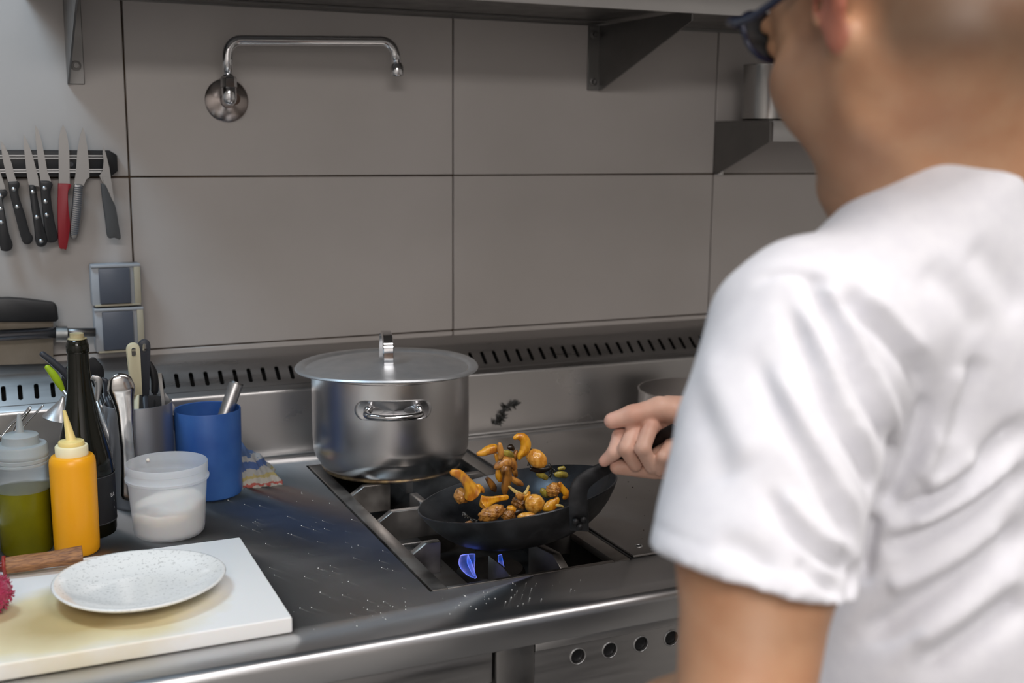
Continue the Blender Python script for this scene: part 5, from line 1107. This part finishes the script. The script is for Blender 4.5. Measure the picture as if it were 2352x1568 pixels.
tri = V[F[:, :3]]; fn = np.cross(tri[:, 1]-tri[:, 0], tri[:, 2]-tri[:, 0])
for k in range(4): np.add.at(N, F[:, k], fn)
N /= np.linalg.norm(N, axis=1)[:, None]+1e-12
if np.mean(np.einsum('ij,ij->i', N, V-CH)) < 0: N = -N
disp = np.zeros(len(V))
for pts, dep, sg in FOLDS:
    P3 = [on_shirt(*Zs(x, y)) for x, y in spline(np.array(pts, float), 5)]; P3 = [p for p in P3 if p is not None]
    if len(P3) < 3: continue
    P3 = np.array(P3); lo_, hi_ = P3.min(0)-.04, P3.max(0)+.04; m = ((V > lo_) & (V < hi_)).all(1); Q = V[m]
    best = np.full(len(Q), 9.); par = np.zeros(len(Q)); L = len(P3)-1
    for i in range(L):
        a, b = P3[i], P3[i+1]
        if np.linalg.norm(b-a) > .06: continue
        ab = b-a; t = np.clip(((Q-a) @ ab)/(ab @ ab+1e-12), 0, 1); dd = np.linalg.norm(Q-a-t[:, None]*ab, axis=1); u = dd < best; best[u] = dd[u]; par[u] = (i+t[u])/L
    disp[m] += 1.75*dep*np.exp(-(best/sg)**2)*np.clip(np.minimum(par, 1-par)*6+.15, 0, 1)
# stitched hems (sleeve and neck band)
hd_ = np.abs((V-(hemL-hn*.017)) @ hn); nearL = np.linalg.norm(V-HM, axis=1) < .14
disp[nearL] += -.0012*np.exp(-(hd_[nearL]/.0016)**2)
V = V+N*disp[:, None]
V = V+N*(.0012*np.sin(V[:, 0]*70+np.sin(V[:, 2]*50))*np.sin(V[:, 2]*45+V[:, 1]*60))[:, None]
shirt.data.vertices.foreach_set('co', (V-LOC[cook.name]).ravel()); shirt.data.update()
# neck band
nb = []
for k in range(49):
    a = 2*PI*k/48; c = C7*.62+hp_(-.03, 0, -.04)*.38
sm = shirt.modifiers.new('s', 'SMOOTH'); sm.factor = .5; sm.iterations = 2
sm = body.modifiers.new('s', 'SMOOTH'); sm.factor = .5; sm.iterations = 2
# trousers and shoes
HIP = CH+np.array([.04, .02, -.42])
def tr_f(P):
    P = P.astype(np.float32); d = ell(P, HIP+[0, 0, .02], (.165, .125, .14))
    for s in (-1, 1): d = smin(d, smin(cap(P, HIP+[s*.085, 0, -.06], HIP+[s*.11, .03, -.45], .088, .062), cap(P, HIP+[s*.11, .03, -.45], [HIP[0]+s*.12, HIP[1]-.0, .09], .062, .058), .03), .03)
    return smax(d, P[:, 2]-(CH[2]-.36), .004)
V, F = sdf_mesh(tr_f, [HIP[0]-.26, HIP[1]-.2, .02], [HIP[0]+.26, HIP[1]+.22, HIP[2]+.2], .009); raw_obj('trousers', V, F, trouser_m, cook)
for s in (-1, 1):
    c = np.array([HIP[0]+s*.12, HIP[1]+.05, .045])
    def sh_f(P, c=c): P = P.astype(np.float32); d = ell(P, c, (.05, .14, .045)); d = smin(d, ell(P, c+[0, -.06, .02], (.045, .06, .06)), .03); return smax(d, -(P[:, 2]-.002), .003)
    V, F = sdf_mesh(sh_f, c-[.08, .2, .06], c+[.08, .2, .1], .006); raw_obj('shoe', V, F, shoe_m, cook)
# ------------------------------------------------------------------ thin cooking steam over the pan
stm = bpy.data.materials.new('steam'); stm.use_nodes = True; nt = stm.node_tree; nt.nodes.clear(); out = nt.nodes.new('ShaderNodeOutputMaterial'); pv = nt.nodes.new('ShaderNodeVolumePrincipled')
pv.inputs['Color'].default_value = (1, 1, 1, 1); pv.inputs['Anisotropy'].default_value = .2
tc = nt.nodes.new('ShaderNodeTexCoord'); nz = nt.nodes.new('ShaderNodeTexNoise'); nz.inputs['Scale'].default_value = 22; nz.inputs['Detail'].default_value = 3; nz.inputs['Distortion'].default_value = 1.2
nt.links.new(tc.outputs['Object'], nz.inputs['Vector']); mr = nt.nodes.new('ShaderNodeMapRange'); mr.inputs['From Min'].default_value = .48; mr.inputs['From Max'].default_value = .75; mr.inputs['To Max'].default_value = 1
nt.links.new(nz.outputs['Fac'], mr.inputs[0])
gd = nt.nodes.new('ShaderNodeTexGradient'); gd.gradient_type = 'SPHERICAL'; mp = nt.nodes.new('ShaderNodeMapping'); mp.inputs['Scale'].default_value = (1/.085, 1/.07, 1/.075); nt.links.new(tc.outputs['Object'], mp.inputs['Vector']); nt.links.new(mp.outputs[0], gd.inputs[0])
ml = nt.nodes.new('ShaderNodeMath'); ml.operation = 'MULTIPLY'; nt.links.new(mr.outputs[0], ml.inputs[0]); nt.links.new(gd.outputs['Fac'], ml.inputs[1])
m2 = nt.nodes.new('ShaderNodeMath'); m2.operation = 'MULTIPLY'; m2.inputs[1].default_value = 9; nt.links.new(ml.outputs[0], m2.inputs[0]); nt.links.new(m2.outputs[0], pv.inputs['Density']); nt.links.new(pv.outputs[0], out.inputs['Volume'])
sc1 = at(1010, 1085, 1.46); v, f = lathe([(0, -.078)]+[(.085*math.sin(t), -.078*math.cos(t)) for t in np.linspace(.15, PI-.15, 14)]+[(0, .078)], tuple(sc1), 28)
o = obj('cooking_steam', v, f, stm, smooth=True, origin=sc1); T(o, 'thin wisp of steam rising at the left rim of the frying pan', 'steam', kind='stuff')
